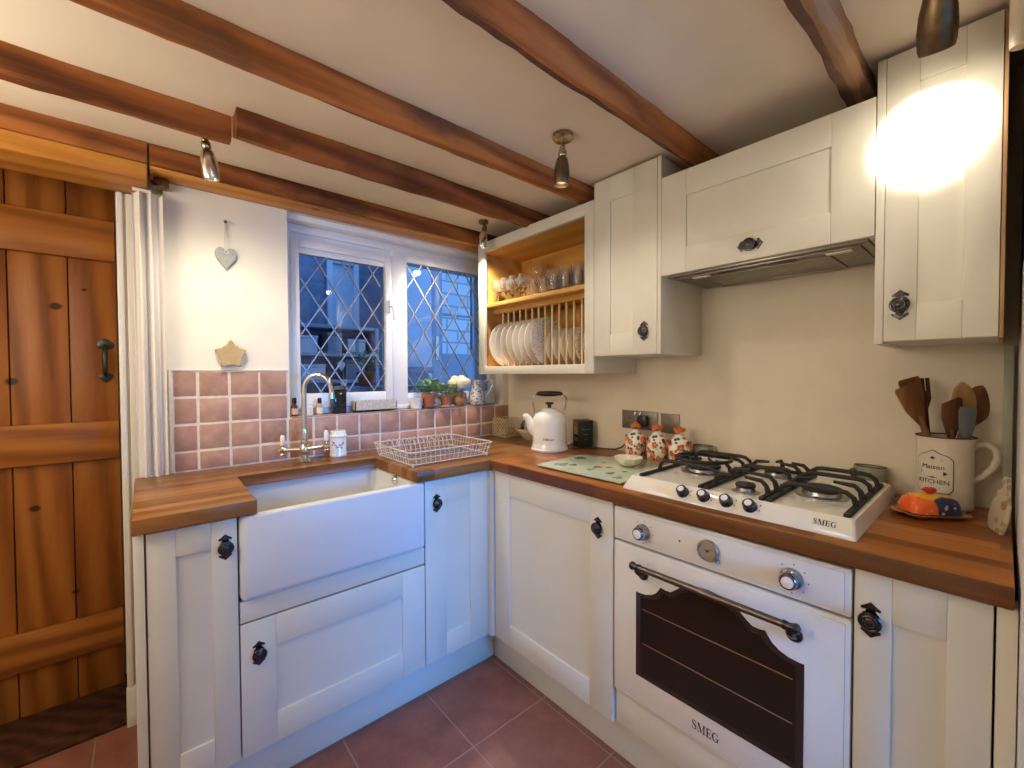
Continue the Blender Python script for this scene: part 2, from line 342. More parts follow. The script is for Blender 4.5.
# ------------------------------------------------------------------ room shell
XW, YW, ZC = 1.70, 1.995, 2.045
def boxes(name, mat, lst, bev=0.0):
    b = MB()
    for q in lst: b.box(q[0], q[1], bev)
    return b.build(name, mat)
XL, YB = -1.0, -1.45
struct(boxes('floor', M['floor'], [((XL-0.3, YB-0.3, -0.08), (XW+0.2, 2.75, 0))]))
struct(boxes('ceiling', M['ceil'], [((XL-0.2, YB-0.2, ZC), (XW+0.2, 2.5, ZC+0.1))]))
# window wall with its window opening and the doorway recess on its left
WX0, WX1, WZ0, WZ1 = 0.470, 1.66, 1.080, 1.972
struct(boxes('wall_back', M['walllight'], [((0.062, YW+0.006, 0), (WX0, 2.30, ZC)), ((WX0, YW+0.006, 0), (WX1, 2.30, WZ0)), ((WX0, YW+0.006, WZ1), (WX1, 2.30, ZC)),
    ((WX1, YW+0.006, 0), (XW+0.2, 2.30, ZC))]))
struct(boxes('wall_right', M['wall'], [((XW, YB-0.2, 0), (XW+0.2, YW+0.004, ZC))]))
struct(boxes('wall_left', M['walllight'], [((XL-0.2, YB-0.2, 0), (XL, 2.3, ZC))]))
# wall with the doorway (left of the worktop)
struct(boxes('wall_left_back', M['walllight'], [((XL, 2.07, 0), (-0.92, 2.34, ZC)), ((-0.92, 2.07, 2.03), (-0.012, 2.34, ZC)), ((-0.012, 2.062, 0), (0.060, 2.34, ZC)), ((-1.0, 2.40, 0), (0.06, 2.48, ZC))]))
# unseen wall behind the camera; assumed window, added to let blue daylight in
struct(boxes('wall_front', M['walllight'], [((XL, YB-0.2, 0), (0.05, YB, ZC)), ((0.05, YB-0.2, 0), (1.55, YB, 0.25)), ((0.05, YB-0.2, 1.65), (1.55, YB, ZC)), ((1.55, YB-0.2, 0), (XW, YB, ZC))]))
struct(boxes('wall_light_block', M['walllight'], [((XL, -0.42, 0), (0.58, -0.30, ZC)), ((0.58, -0.42, 1.93), (1.085, -0.30, ZC)), ((1.085, -0.42, 0), (1.698, -0.17, ZC))]))  # unseen wall added behind the camera; its gap shapes the blue daylight
w2 = MB()
for a, c in (((0.052, YB-0.12, 0.252), (0.11, YB-0.06, 1.648)), ((1.49, YB-0.12, 0.252), (1.548, YB-0.06, 1.648)), ((0.11, YB-0.12, 0.252), (1.49, YB-0.06, 0.31)), ((0.11, YB-0.12, 1.59), (1.49, YB-0.06, 1.648)), ((0.77, YB-0.12, 0.31), (0.83, YB-0.06, 1.59))): w2.box(a, c, 0.004)
w2o = struct(w2.build('assumed_window_2', M['upvc']))  # frame of the assumed, unseen window
p = MB(); p.box((0.10, YB-0.094, 0.30), (1.50, YB-0.088, 1.60)); p.build('glass_pane', M['pane'], w2o)  # pane of the assumed window
# ------------------------------------------------------------------ ceiling beams
def beam(name, x0, x1, y0, y1, z0, z1, mat, seed, jit=0.004, ch=0.010, label=None, step=0.05):
    r = random.Random(seed); n = max(3, int((x1-x0)/step)); rings = []
    base = [(y0, z1), (y0, z0+ch), (y0+ch, z0), (y1-ch*2.0, z0), (y1, z0+ch*1.2), (y1, z1)]
    off = [[0, 0] for _ in base]
    for k in range(n+1):
        for q in off:
            q[0] = q[0]*0.75 + r.uniform(-jit, jit)*0.6; q[1] = q[1]*0.75 + r.uniform(-jit, jit)*0.6
        rings.append([(x0+(x1-x0)*k/n, y+o[0], z+(o[1] if 0 < i < 5 else 0)) for i, ((y, z), o) in enumerate(zip(base, off))])
    b = MB(); b.loft(rings); b.bm.faces.ensure_lookup_table()
    for q, f in enumerate(b.bm.faces):
        if q < 6*(len(rings)-1) and q % 6 == 3: f.material_index = 1
    return struct(b.build(name, [mat, M['waney']], smooth=25), label)
beam('ceiling_beam', XL, XW, 1.128, 1.205, 1.985, ZC+0.02, M['beam2'], 1, 0.003, 0.012)
beam('ceiling_beam', XL, XW, 0.676, 0.735, 1.983, ZC+0.02, M['beam2'], 5, 0.005, 0.014)
beam('ceiling_beam', XL, XW, 0.236, 0.292, 1.985, ZC+0.02, M['beam3'], 9, 0.006, 0.012)
beam('ceiling_beam', XL, 0.212, 1.533, 1.598, 1.974, ZC+0.02, M['beam'], 3, 0.005, 0.012)
beam('ceiling_beam', 0.216, XW, 1.468, 1.535, 1.968, ZC+0.02, M['beam'], 4, 0.005, 0.016)
beam('ceiling_beam', XL, 0.020, 1.880, 2.06, 1.976, ZC+0.02, M['beam'], 12, 0.002, 0.006)
beam('ceiling_beam', 0.026, XW, 1.882, 2.004, 1.973, ZC+0.02, M['beam'], 11, 0.003, 0.008)
b = MB(); b.box((0.0265, 1.8865, 1.9655), (1.698, 2.0, 1.9725), 0.002); struct(b.build('beam_lit_underside', M['lintel']))  # pine board added under the beam; its lamplit tone is put into the colour
b = MB(); b.box((XL, 1.884, 1.918), (0.020, 2.069, 1.975), 0.005); b.box((XL, 1.8835, 1.9275), (0.0205, 1.8845, 1.9295))
struct(b.build('door_lintel', M['lintel'], smooth=30))
# ------------------------------------------------------------------ tiled splashback under and beside the window
b = MB(); rr = random.Random(3)
def tile(x0, x1, z0, z1, yf=YW):
    g = 0.0042; j = lambda: rr.uniform(-0.0012, 0.0012)
    v0 = len(b.bm.verts)
    b.box((x0+g+j(), yf+rr.uniform(-0.0012, 0.0012), z0+g+j()), (x1-g+j(), yf+0.012, z1-g+j()), 0.0028, mi=0)
colsL = [0.077, 0.152, 0.2545, 0.357, 0.4615]; rowsL = [0.906, 0.98, 1.0815, 1.183, 1.2835]
for i in range(4):
    for k in range(4): tile(colsL[i], colsL[i+1], rowsL[k], rowsL[k+1])
cols = [0.4615+0.1025*k for k in range(13)]; cols[-1] = 1.698
for i in range(12):
    for k in range(2): tile(cols[i], cols[i+1], [0.906, 0.98, 1.0815][k], [0.906, 0.98, 1.0815][k+1])
b.box((0.066, YW+0.002, 0.905), (0.4615, YW+0.0055, 1.287), mi=1); b.box((0.4615, YW+0.002, 0.905), (1.699, YW+0.0055, 1.083), mi=1)
b.box((0.066, YW-0.002, 1.2835), (0.4625, YW+0.0055, 1.288), 0.001, mi=1); b.box((0.066, YW-0.004, 0.905), (0.077, YW+0.0055, 1.288), 0.002, mi=1)
struct(b.build('tiled_splashback', [M['tile'], M['grout']], smooth=40))
b = MB()
for i in range(12):
    if cols[i+1] < 1.67: b.box((cols[i]+0.0025 + (0.012 if i == 0 else 0), YW-0.001, 1.0815), (cols[i+1]-0.0025, 2.072, 1.0865), 0.002, mi=0)
b.box((0.473, YW+0.001, 1.080), (1.655, 2.071, 1.0850), mi=1)
struct(b.build('window_sill', [M['tile'], M['grout']], smooth=40))
# ------------------------------------------------------------------ leaded window
def ring_frame(b, x0, x1, z0, z1, w, y0, y1, bev=0.004, wb=None):
    wb = wb or w
    b.box((x0, y0, z0), (x0+w, y1, z1), bev); b.box((x1-w, y0, z0), (x1, y1, z1), bev)
    b.box((x0+w-0.001, y0, z1-w), (x1-w+0.001, y1, z1), bev); b.box((x0+w-0.001, y0, z0), (x1-w+0.001, y1, z0+wb), bev)
YG = 2.085
b = MB(); ring_frame(b, 0.474, 1.655, 1.0875, 1.932, 0.026, 2.074, 2.145, 0.003); b.box((0.976, 2.074, 1.11), (1.062, 2.145, 1.91), 0.004)
b.box((1.06, 2.072, 1.862), (1.64, 2.145, 1.908), 0.003); b.box((1.06, 2.074, 1.11), (1.64, 2.145, 1.168), 0.003); b.box((1.60, 2.074, 1.16), (1.64, 2.145, 1.87), 0.003)
b.box((0.472, 2.03, 1.946), (1.658, 2.145, 1.970), 0.002); b.box((0.476, 2.095, 1.86), (1.65, 2.14, 1.95))
win = struct(b.build('window_1', M['upvc']))
b = MB(); ring_frame(b, 0.497, 0.972, 1.112, 1.876, 0.036, 2.062, 2.120, 0.006, 0.07); ring_frame(b, 0.5, 0.969, 1.18-0.03, 1.84, 0.026, 2.072, 2.11, 0.004)
sash = b.build('sash', M['upvc'], win)
b = MB(); b.box((0.51, YG, 1.165), (0.955, YG+0.004, 1.835)); b.build('glass_pane', M['pane'], win)
b = MB(); b.box((1.05, YG, 1.155), (1.62, YG+0.004, 1.872)); b.build('glass_pane', M['pane'], win)
def lattice(x0, x1, z0, z1, xa, za, px=0.1275, pz=0.195):
    b = MB(); s = pz/px
    for sg in (1, -1):
        for k in range(-12, 13):
            # z = za + sg*s*(x-xa) + k*pz
            c = za + k*pz; pts = []
            lo, hi = x0, x1
            f = lambda x: c + sg*s*(x-xa)
            xz0 = (z0-c)/(sg*s)+xa; xz1 = (z1-c)/(sg*s)+xa
            lo = max(x0, min(xz0, xz1)); hi = min(x1, max(xz0, xz1))
            if hi-lo < 0.004: continue
            p, q = Vector((lo, 0, f(lo))), Vector((hi, 0, f(hi))); d = (q-p).normalized(); n = Vector((-d.z, 0, d.x))*0.0024
            for y in (YG-0.0022, YG+0.0042):
                vs = [p+n, q+n, q-n, p-n]
                b.add([(v.x, y, v.z) for v in vs]+[(v.x, y+0.002, v.z) for v in vs], [(3, 2, 1, 0), (4, 5, 6, 7), (0, 1, 5, 4), (1, 2, 6, 5), (2, 3, 7, 6), (3, 0, 4, 7)])
    return b
lattice(0.515, 0.950, 1.172, 1.830, 0.688, 1.675).build('lead_lattice', M['lead'], win, smooth=0)
lattice(1.060, 1.610, 1.162, 1.866, 1.425, 1.69).build('lead_lattice', M['lead'], win, smooth=0)
b = MB(); b.box((0.952, 2.050, 1.585), (0.966, 2.064, 1.65), 0.003); b.tube([(0.959, 2.050, 1.615), (0.959, 2.030, 1.613), (0.965, 2.026, 1.585), (0.968, 2.026, 1.54)], 0.006, 8)
b.build('window_handle', M['upvc'], win)
# ------------------------------------------------------------------ ledged pine door in its recess, frame and lintel
YD = 2.34
dr = MB(); xs = [-0.90, -0.735, -0.555, -0.366, -0.214, -0.0775]
for i in range(5): dr.box((xs[i]+0.0015, YD, 0.006), (xs[i+1]-0.0015, YD+0.03, 2.02), 0.003)
door = struct(dr.build('door_1', M['pine']))
for z0, z1 in ((1.717, 1.876), (0.937, 1.088), (0.185, 0.327)):
    b = MB(); b.box((-0.90, YD-0.022, z0), (-0.079, YD-0.0005, z1), 0.006); b.build('ledge', M['pine_x'], door)
b = MB(); YH = YD-0.003
def leafp(cx, cz, s, up):
    k = 1 if up else -1
    return [(cx+q[0]*s, cz+q[1]*s*k) for q in ((0, 1.05), (0.45, 0.75), (0.92, 0.25), (1.0, -0.15), (0.8, -0.5), (0.45, -0.62), (0.2, -0.5), (-0.2, -0.5), (-0.45, -0.62), (-0.8, -0.5), (-1.0, -0.15), (-0.92, 0.25), (-0.45, 0.75))]
TD = TL(YD)
b.prism(leafp(-0.115, 1.388, 0.026, True), 0.0005, 0.006, TD, bev=0.002); b.prism(leafp(-0.115, 1.262, 0.022, False), 0.0005, 0.006, TD, bev=0.002)
b.tube([(-0.115, YD-0.004, 1.386), (-0.115, YD-0.026, 1.372), (-0.115, YD-0.034, 1.35), (-0.115, YD-0.034, 1.30), (-0.115, YD-0.026, 1.28), (-0.115, YD-0.004, 1.266)], [0.006, 0.008, 0.009, 0.009, 0.008, 0.006], 10)
b.build('door_handle', M['iron'], door)
b = MB(); b.box((-0.066, 2.062, 0.0), (-0.040, 2.335, 1.9165), 0.003); b.box((-0.040, 2.056, 0), (-0.013, 2.12, 1.9165), 0.003); b.box((-0.061, 2.052, 0), (-0.047, 2.064, 1.9165), 0.003)
struct(b.build('trim_1', M['white']))
b = MB(); b.prism([(0, 0), (0.014, 0), (0.014, 0.10), (0.008, 0.118), (0.008, 0.128), (0, 0.14)], -0.068, -0.0135, lambda p: (p[2], 2.0555-p[0], p[1])); struct(b.build('baseboard_left', M['white']))
b = MB(); b.box((-0.93, 2.06, 0.0), (-0.05, 2.40, 0.012), 0.004); struct(b.build('door_threshold', M['pine_x'] if False else M['darkpost']))
# ------------------------------------------------------------------ right edge: wall end, dark post, conduit
b = MB(); b.box((1.085, -0.16, 0), (1.70, -0.0245, 1.50), 0.004); struct(b.build('wall_right_stub', M['white']))
b = MB(); b.box((1.20, -0.15, 1.501), (1.699, -0.0255, ZC), 0.006); struct(b.build('timber_post', M['darkpost']))
# ------------------------------------------------------------------ cabinet makers
def shaker(b, T, u0, u1, v0, v1, iu0, iu1, iv0, iv1, th=0.019, rec=0.007):
    bv = 0.0011
    b.box((u0, v0, -th), (iu0, v1, 0), bv, T); b.box((iu1, v0, -th), (u1, v1, 0), bv, T)
    b.box((iu0+0.0002, iv1, -th), (iu1-0.0002, v1, 0), bv, T); b.box((iu0+0.0002, v0, -th), (iu1-0.0002, iv0, 0), bv, T)
    b.box((iu0-0.002, iv0-0.002, -th+0.001), (iu1+0.002, iv1+0.002, -rec), 0, T)
def knob(T, u, v, parent, horiz=False, s=1.0):
    b = MB()
    R = (lambda p: T((u+s*p[1], v+s*p[0], 0.52*s*p[2]))) if horiz else (lambda p: T((u+s*p[0], v+s*p[1], 0.52*s*p[2])))
    for k in (1, -1):
        b.prism([(x, k*y) for x, y in ((0, 0.037), (0.007, 0.031), (0.0165, 0.0245), (0.015, 0.0195), (0.007, 0.0225), (0.0065, 0.017), (0.014, 0.012), (0.012, 0.004), (-0.012, 0.004), (-0.014, 0.012), (-0.0065, 0.017), (-0.007, 0.0225), (-0.015, 0.0195), (-0.0165, 0.0245), (-0.007, 0.031))], 0.0003, 0.0035, R, bev=0.001)
    b.lathe([(0.0155, 0.0005), (0.0155, 0.004), (0.011, 0.006), (0.0075, 0.009), (0.0075, 0.016), (0.012, 0.019), (0.0185, 0.022), (0.0195, 0.0255), (0.018, 0.029), (0.0155, 0.0298), (0.0145, 0.0288), (0.0125, 0.0315), (0.0095, 0.0322), (0.0085, 0.0312), (0.006, 0.0335), (0.002, 0.0345)], 24, R)
    return b.build('knob', M['pewter'], parent)
BT = 0.858     # top of doors
# left narrow cabinet
c = thing('base_cabinet', 'narrow cream base cabinet at the end of the worktop, left of the sink', 'cabinet', (0.09, 1.72, 0))
b = MB(); b.box((-0.006, 1.451, 0.15), (0.194, 1.985, 0.862)); b.build('carcass', M['carcass'], c)
b = MB(); shaker(b, TL(YF), -0.004, 0.1935, 0.151, BT, 0.055, 0.133, 0.245, 0.783); d = b.build('door', M['cream'], c); knob(TL(YF), 0.165, 0.781, d)
b = MB(); b.box((-0.029, 1.427, 0.001), (-0.008, 1.988, 0.862), 0.0015)
tag(b.build('end_panel', M['cream'], loc=(-0.018, 1.7, 0)), 'tall thin cream end panel closing the left end of the sink run', 'panel')
# sink cabinet
c = thing('sink_cabinet', 'cream sink base cabinet with one deep drawer front under the white sink', 'cabinet', (0.496, 1.72, 0))
b = MB(); b.box((0.1965, 1.451, 0.15), (0.215, 1.985, 0.53)); b.box((0.777, 1.451, 0.15), (0.7955, 1.985, 0.53)); b.box((0.215, 1.451, 0.15), (0.777, 1.985, 0.168)); b.box((0.215, 1.967, 0.168), (0.777, 1.985, 0.53)); b.build('carcass', M['carcass'], c)
b = MB(); b.box((0.1975, 1.432, 0.5465), (0.7945, 1.450, 0.608), 0.001); b.build('rail', M['cream'], c)
b = MB(); shaker(b, TL(YF), 0.1975, 0.7945, 0.151, 0.5405, 0.2885, 0.703, 0.241, 0.449); d = b.build('drawer', M['cream'], c); knob(TL(YF), 0.243, 0.444, d)
# corner side of sink run
c = thing('base_cabinet', 'cream base cabinet in the corner right of the sink, with a tall shaker door', 'cabinet', (0.95, 1.72, 0))
b = MB(); b.box((0.7985, 1.451, 0.15), (1.095, 1.985, 0.862)); b.build('carcass', M['carcass'], c)
b = MB(); shaker(b, TL(YF), 0.7985, 1.098, 0.151, BT, 0.891, 1.006, 0.24, 0.771); d = b.build('door', M['cream'], c); knob(TL(YF), 0.848, 0.768, d)
# cooker run: corner cabinet
c = thing('base_cabinet', 'wide cream base cabinet between the inner corner and the oven, below the kettle', 'cabinet', (1.4, 1.1, 0))
b = MB(); b.box((1.135, 0.803, 0.15), (1.69, 1.42, 0.862)); b.build('carcass', M['carcass'], c)
b = MB(); shaker(b, TR(XF), 0.802, 1.402, 0.151, BT, 0.895, 1.307, 0.235, 0.769); d = b.build('door', M['cream'], c); knob(TR(XF), 0.86, 0.763, d)
b = MB(); b.box((1.10, 1.406, 0.151), (1.134, 1.448, 0.858)); b.build('corner_post', M['carcass'], c)
# end cabinet
c = thing('base_cabinet', 'narrow cream base cabinet right of the oven, at the end of the cooker run', 'cabinet', (1.4, 0.1, 0))
b = MB(); b.box((1.135, 0.004, 0.15), (1.69, 0.196, 0.862)); b.build('carcass', M['carcass'], c)
b = MB(); shaker(b, TR(XF), 0.005, 0.1965, 0.151, BT, 0.0615, 0.138, 0.24, 0.767); d = b.build('door', M['cream'], c); knob(TR(XF), 0.17, 0.761, d)
b = MB(); b.box((1.116, -0.023, 0.001), (1.16, 0.0015, 0.862), 0.0015); tag(b.build('filler_strip', M['cream'], loc=(1.13, -0.01, 0)), 'narrow cream filler strip between the end cabinet and the white wall end', 'panel')
# plinths
b = MB(); b.box((-0.006, 1.487, 0.001), (1.172, 1.503, 0.149), 0.001); tag(b.build('plinth', M['cream'], loc=(0.5, 1.49, 0)), 'cream plinth at floor level under the sink cabinets', 'plinth', )
b = MB(); b.box((1.1725, 0.003, 0.001), (1.188, 1.486, 0.149), 0.001); tag(b.build('plinth', M['cream'], loc=(1.18, 0.7, 0)), 'cream plinth at floor level under the oven and its neighbours', 'plinth')
# ------------------------------------------------------------------ worktops
b = MB(); b.prism([(-0.031, 1.41), (0.242, 1.41), (0.242, 1.782), (0.755, 1.782), (0.755, 1.41), (1.695, 1.41), (1.695, 1.993), (-0.031, 1.993)], 0.865, 0.905, bev=0.0025)
tag(b.build('worktop', M['stave_x'], loc=(0.4, 1.7, 0.865)), 'oak block worktop under the window, cut away around the sink', 'worktop')
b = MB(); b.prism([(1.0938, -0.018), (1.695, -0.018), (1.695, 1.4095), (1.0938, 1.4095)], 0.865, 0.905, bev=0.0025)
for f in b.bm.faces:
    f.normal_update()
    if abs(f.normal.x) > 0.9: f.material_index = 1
tag(b.build('worktop', [M['stave_y'], M['stave_edge_shaded']], loc=(1.4, 0.7, 0.865)), 'oak block worktop along the cooker wall, carrying hob, kettle and jug', 'worktop')
# ------------------------------------------------------------------ belfast sink
b = MB(); x0, x1, y0, y1 = 0.1985, 0.7935, 1.412, 1.84
rings = [rrect(x0+0.012, x1-0.012, y0+0.012, y1-0.012, 0.02, 0.611), rrect(x0+0.003, x1-0.003, y0+0.003, y1-0.003, 0.022, 0.616), rrect(x0, x1, y0, y1, 0.022, 0.63), rrect(x0, x1, y0, y1, 0.022, 0.852), rrect(x0+0.003, x1-0.003, y0+0.003, y1-0.003, 0.02, 0.859), rrect(x0+0.009, x1-0.009, y0+0.009, y1-0.009, 0.018, 0.8615)]
w = 0.032
rings += [rrect(x0+w-0.006, x1-w+0.006, y0+w-0.008, y1-w+0.006, 0.025, 0.8615), rrect(x0+w, x1-w, y0+w, y1-w, 0.025, 0.856), rrect(x0+w+0.004, x1-w-0.004, y0+w+0.004, y1-w-0.004, 0.03, 0.70), rrect(x0+w+0.02, x1-w-0.02, y0+w+0.02, y1-w-0.02, 0.03, 0.665), rrect(x0+0.26, x0+0.34, y0+0.18, y0+0.26, 0.03, 0.655)]
b.loft(rings)
snk = tag(b.build('belfast_sink', plain('white_fireclay', (0.68, 0.69, 0.69), 0.38, var=0.015, scale=6), loc=(0.496, 1.62, 0.611), smooth=50), 'white glazed butler sink with a plain apron front', 'sink')
b = MB(); Fx = axis_frame((0.7605, 1.60, 0.842), (-1, 0, -0.05)); b.lathe([(0.018, 0), (0.018, 0.006), (0.012, 0.012), (0.005, 0.010)], 20, Fx); b.build('overflow_cover', M['chrome'], snk)
b = MB(); b.lathe([(0.03, 0), (0.03, 0.003), (0.02, 0.004), (0.005, 0.002)], 20, at(0.4985, 1.632, 0.657)); b.build('drain', M['chrome'], snk)
# ------------------------------------------------------------------ bridge tap with ceramic levers
t = thing('mixer_tap', 'chrome swan-neck mixer tap with two white ceramic levers behind the sink', 'tap', (0.50, 1.895, 0.906))
A = at(0.50, 1.895, 0.906)
b = MB(); b.lathe([(0.024, 0), (0.025, 0.004), (0.02, 0.009), (0.015, 0.014), (0.014, 0.03), (0.019, 0.038), (0.021, 0.05), (0.019, 0.064), (0.014, 0.074), (0.016, 0.08), (0.016, 0.088), (0.011, 0.095), (0.0115, 0.13), (0.0095, 0.14)], 24, A)
b.tube([(0.503-0.076, 1.958, 0.953), (0.46, 1.930, 0.956), (0.50, 1.895, 0.958), (0.54, 1.862, 0.966), (0.568, 1.838, 0.972)], [0.010, 0.009, 0.013, 0.009, 0.010], 12)
b.build('body', M['chrome'], t)
b = MB(); dx, dy = 0.79, -0.61; pts = [(0.50, 1.895, 1.04), (0.50, 1.895, 1.10), (0.50, 1.895, 1.16), (0.50, 1.895, 1.205)]
for k in range(1, 11):
    a = PI*k/10*0.97; R = 0.055; pts.append((0.50+dx*(R-R*math.cos(a)), 1.895+dy*(R-R*math.cos(a)), 1.205+R*1.15*math.sin(a)))
pts.append((pts[-1][0]+dx*0.002, pts[-1][1]+dy*0.002, pts[-1][2]-0.03)); pts.append((pts[-1][0]+dx*0.001, pts[-1][1], pts[-1][2]-0.012))
b.tube(pts, [0.0095]*(len(pts)-2)+[0.0105, 0.0115], 14); b.build('spout', M['chrome'], t)
for hx, hy, hz in ((0.430, 1.956, 0.953), (0.568, 1.838, 0.972)):
    b = MB(); G = at(hx, hy, hz)
    b.lathe([(0.008, -0.022), (0.011, -0.018), (0.008, -0.012), (0.013, -0.004), (0.014, 0.006), (0.010, 0.012), (0.006, 0.017), (0.007, 0.02)], 18, G)
    for a in range(4): b.ball((0.013*math.cos(a*PI/2+0.5), 0.013*math.sin(a*PI/2+0.5), 0.0), 0.0055, G, seg=8)
    hd = b.build('valve', M['chrome'], t)
    b = MB(); b.lathe([(0.0065, 0.02), (0.009, 0.024), (0.0095, 0.05), (0.0085, 0.058), (0.0075, 0.062), (0.005, 0.064)], 16, G); b.build('ceramic_lever', M['ceramic'], hd)
    b = MB(); b.lathe([(0.005, 0.064), (0.005, 0.067), (0.002, 0.071), (0.0025, 0.079), (0.001, 0.081)], 12, G); b.build('finial', M['chrome'], hd)
# ------------------------------------------------------------------ wall cabinets
XU = 1.389
c = thing('wall_cabinet', 'tall cream wall cabinet with one door between the plate rack and the hood', 'cabinet', (1.55, 0.95, 1.338))
b = MB(); b.box((XU+0.021, 0.8135, 1.338), (1.698, 1.0925, 2.034)); b.build('carcass', M['carcass'], c)
b = MB(); b.box((XU+0.001, 0.7985, 1.337), (1.698, 0.8125, 2.036), 0.001); b.build('side_panel', M['cream'], c)
b = MB(); shaker(b, TR(XU), 0.8135, 1.093, 1.3385, 2.034, 0.911, 1.0155, 1.421, 1.941); d = b.build('door', M['cream'], c); knob(TR(XU), 0.864, 1.423, d)
c = thing('wall_cabinet', 'tall cream wall cabinet at the end above the utensil jug, lit by the nearest spotlight', 'cabinet', (1.55, 0.1, 1.338))
b = MB(); b.box((XU+0.021, 0.008, 1.343), (1.698, 0.1965, 2.034)); b.build('carcass', M['carcass'], c)
b = MB(); b.box((XU+0.001, 0.1975, 1.338), (1.698, 0.2145, 2.036), 0.001); b.build('side_panel', M['cream'], c)
b = MB(); b.box((XU+0.004, 0.001, 1.341), (1.698, 0.0075, 2.036), 0.001); o = b.build('side_panel', M['spoonlight'], c); o['label'] = 'bare wood side panel'
b = MB(); shaker(b, TR(XU), 0.0085, 0.1965, 1.3435, 2.034, 0.0625, 0.1375, 1.429, 1.9515); d = b.build('door', M['cream'], c); knob(TR(XU), 0.166, 1.43, d)
# hood cabinet with built-in extractor
c = thing('hood_cabinet', 'cream cabinet with a wide lift-up door hiding the cooker hood', 'cabinet', (1.55, 0.5, 1.61))
b = MB(); b.box((XU+0.02, 0.2165, 1.635), (1.698, 0.7970, 1.952)); b.box((XU+0.02, 0.2165, 1.609), (1.698, 0.230, 1.634)); b.box((XU+0.02, 0.7835, 1.609), (1.698, 0.797, 1.634)); b.build('carcass', M['cream'], c)
b = MB(); shaker(b, TR(XU), 0.2165, 0.797, 1.610, 1.953, 0.3065, 0.7075, 1.6935, 1.8665); d = b.build('door', M['cream'], c); knob(TR(XU), 0.506, 1.653, d, True)
h = thing('cooker_hood', 'brushed metal cooker hood underside with a grille, set below the lift-up cabinet door', 'hood', (1.55, 0.5, 1.6))
b = MB(); b.box((1.412, 0.2315, 1.604), (1.69, 0.782, 1.6335), 0.002); b.box((1.43, 0.25, 1.598), (1.675, 0.765, 1.605), 0.002); b.build('body', M['hoodmetal'], h)
b = MB()
b.box((1.470, 0.33, 1.5955), (1.655, 0.69, 1.5990), 0.001); ring_h = ((1.462, 0.322, 1.593), (1.470, 0.698, 1.5985)), ((1.655, 0.322, 1.593), (1.663, 0.698, 1.5985)), ((1.470, 0.322, 1.593), (1.655, 0.330, 1.5985)), ((1.470, 0.690, 1.593), (1.655, 0.698, 1.5985))
for q in ring_h: b.box(q[0], q[1], 0.001)
b.build('filter_grille', M['hoodmetal'], h)
b = MB(); b.box((1.44, 0.40, 1.5945), (1.452, 0.62, 1.599), 0.001); b.build('vent_slot', M['black'], h)
for y in (0.30, 0.68):
    b = MB(); b.box((1.438, y-0.03, 1.5945), (1.462, y+0.03, 1.5985), 0.002); b.build('light_lens', M['white'], h)
# ------------------------------------------------------------------ plate rack
c = thing('plate_rack', 'open cream plate rack cupboard with honey wood lining beside the window', 'plate rack', (1.55, 1.49, 1.268))
Y0, Y1, Z0, Z1 = 1.0955, 1.883, 1.268, 1.972
b = MB()
b.box((XU, Y1-0.051, Z0), (XU+0.02, Y1, Z1), 0.0015); b.box((XU, Y0, Z0), (XU+0.02, Y0+0.048, Z1), 0.0015)
b.box((XU, Y0+0.048, Z1-0.050), (XU+0.02, Y1-0.051, Z1), 0.0015); b.box((XU, Y0+0.048, Z0), (XU+0.02, Y1-0.051, Z0+0.040), 0.0015)
b.box((XU+0.0205, Y1-0.0135, Z0+0.001), (1.698, Y1-0.001, Z1-0.001)); b.box((XU+0.0205, Y0+0.0005, Z0+0.001), (1.698, Y0+0.012, Z1-0.001)); b.box((XU+0.0205, Y0+0.0125, Z0+0.0015), (1.697, Y1-0.014, Z0+0.0135)); b.box((XU+0.0205, Y0+0.0125, Z1-0.0138), (1.697, Y1-0.014, Z1-0.001))
b.build('face_frame', M['cream'], c)
b = MB(); b.box((1.684, Y0+0.012, Z0+0.014), (1.697, Y1-0.014, Z1-0.014)); b.box((XU+0.021, Y1-0.026, Z0+0.014), (1.684, Y1-0.0145, Z1-0.015)); b.box((XU+0.021, Y0+0.0125, Z0+0.014), (1.684, Y0+0.030, Z1-0.015)); b.box((XU+0.021, Y0+0.03, Z1-0.05), (1.684, Y1-0.026, Z1-0.0145)); b.box((XU+0.021, Y0+0.03, Z0+0.0145), (1.684, Y1-0.026, Z0+0.036))
b.build('lining', M['honey'], c)
b = MB(); b.box((1.405, Y0+0.031, 1.625), (1.683, Y1-0.027, 1.645), 0.002); b.box((1.466, Y0+0.031, 1.598), (1.502, Y1-0.027, 1.6245), 0.002); b.build('shelf', M['honey'], c)
for k in range(14):
    y = 1.787-0.046*k
    b = MB(); b.tube([(1.484, y, 1.3045), (1.484, y, 1.60)], 0.0048, 10); b.build('rod', M['palerod'], c)
def plate(r):
    t = MB(); t.lathe([(0.001, 0.003), (r*0.58, 0.003), (r*0.66, 0.005), (r*0.98, 0.011), (r, 0.012), (r, 0.0138), (r*0.97, 0.0135), (r*0.66, 0.0085), (r*0.57, 0.0062), (0.001, 0.006)], 40, c0=False, c1=False); return t
M['plate'] = plain('white_plate_glaze', (0.80, 0.77, 0.71), 0.12, var=0.02, coat=0.3)
M['patplate'] = floral('patterned_plate_glaze', (0.78, 0.75, 0.68), (0.50, 0.30, 0.25), (0.56, 0.38, 0.32), (0.42, 0.40, 0.34), (0.40, 0.42, 0.48), 75, 0.30, 95, 0.12)
ordn = ['first', 'second', 'third', 'fourth', 'fifth', 'sixth', 'seventh', 'eighth', 'ninth', 'tenth', 'eleventh', 'twelfth']
PM = {}
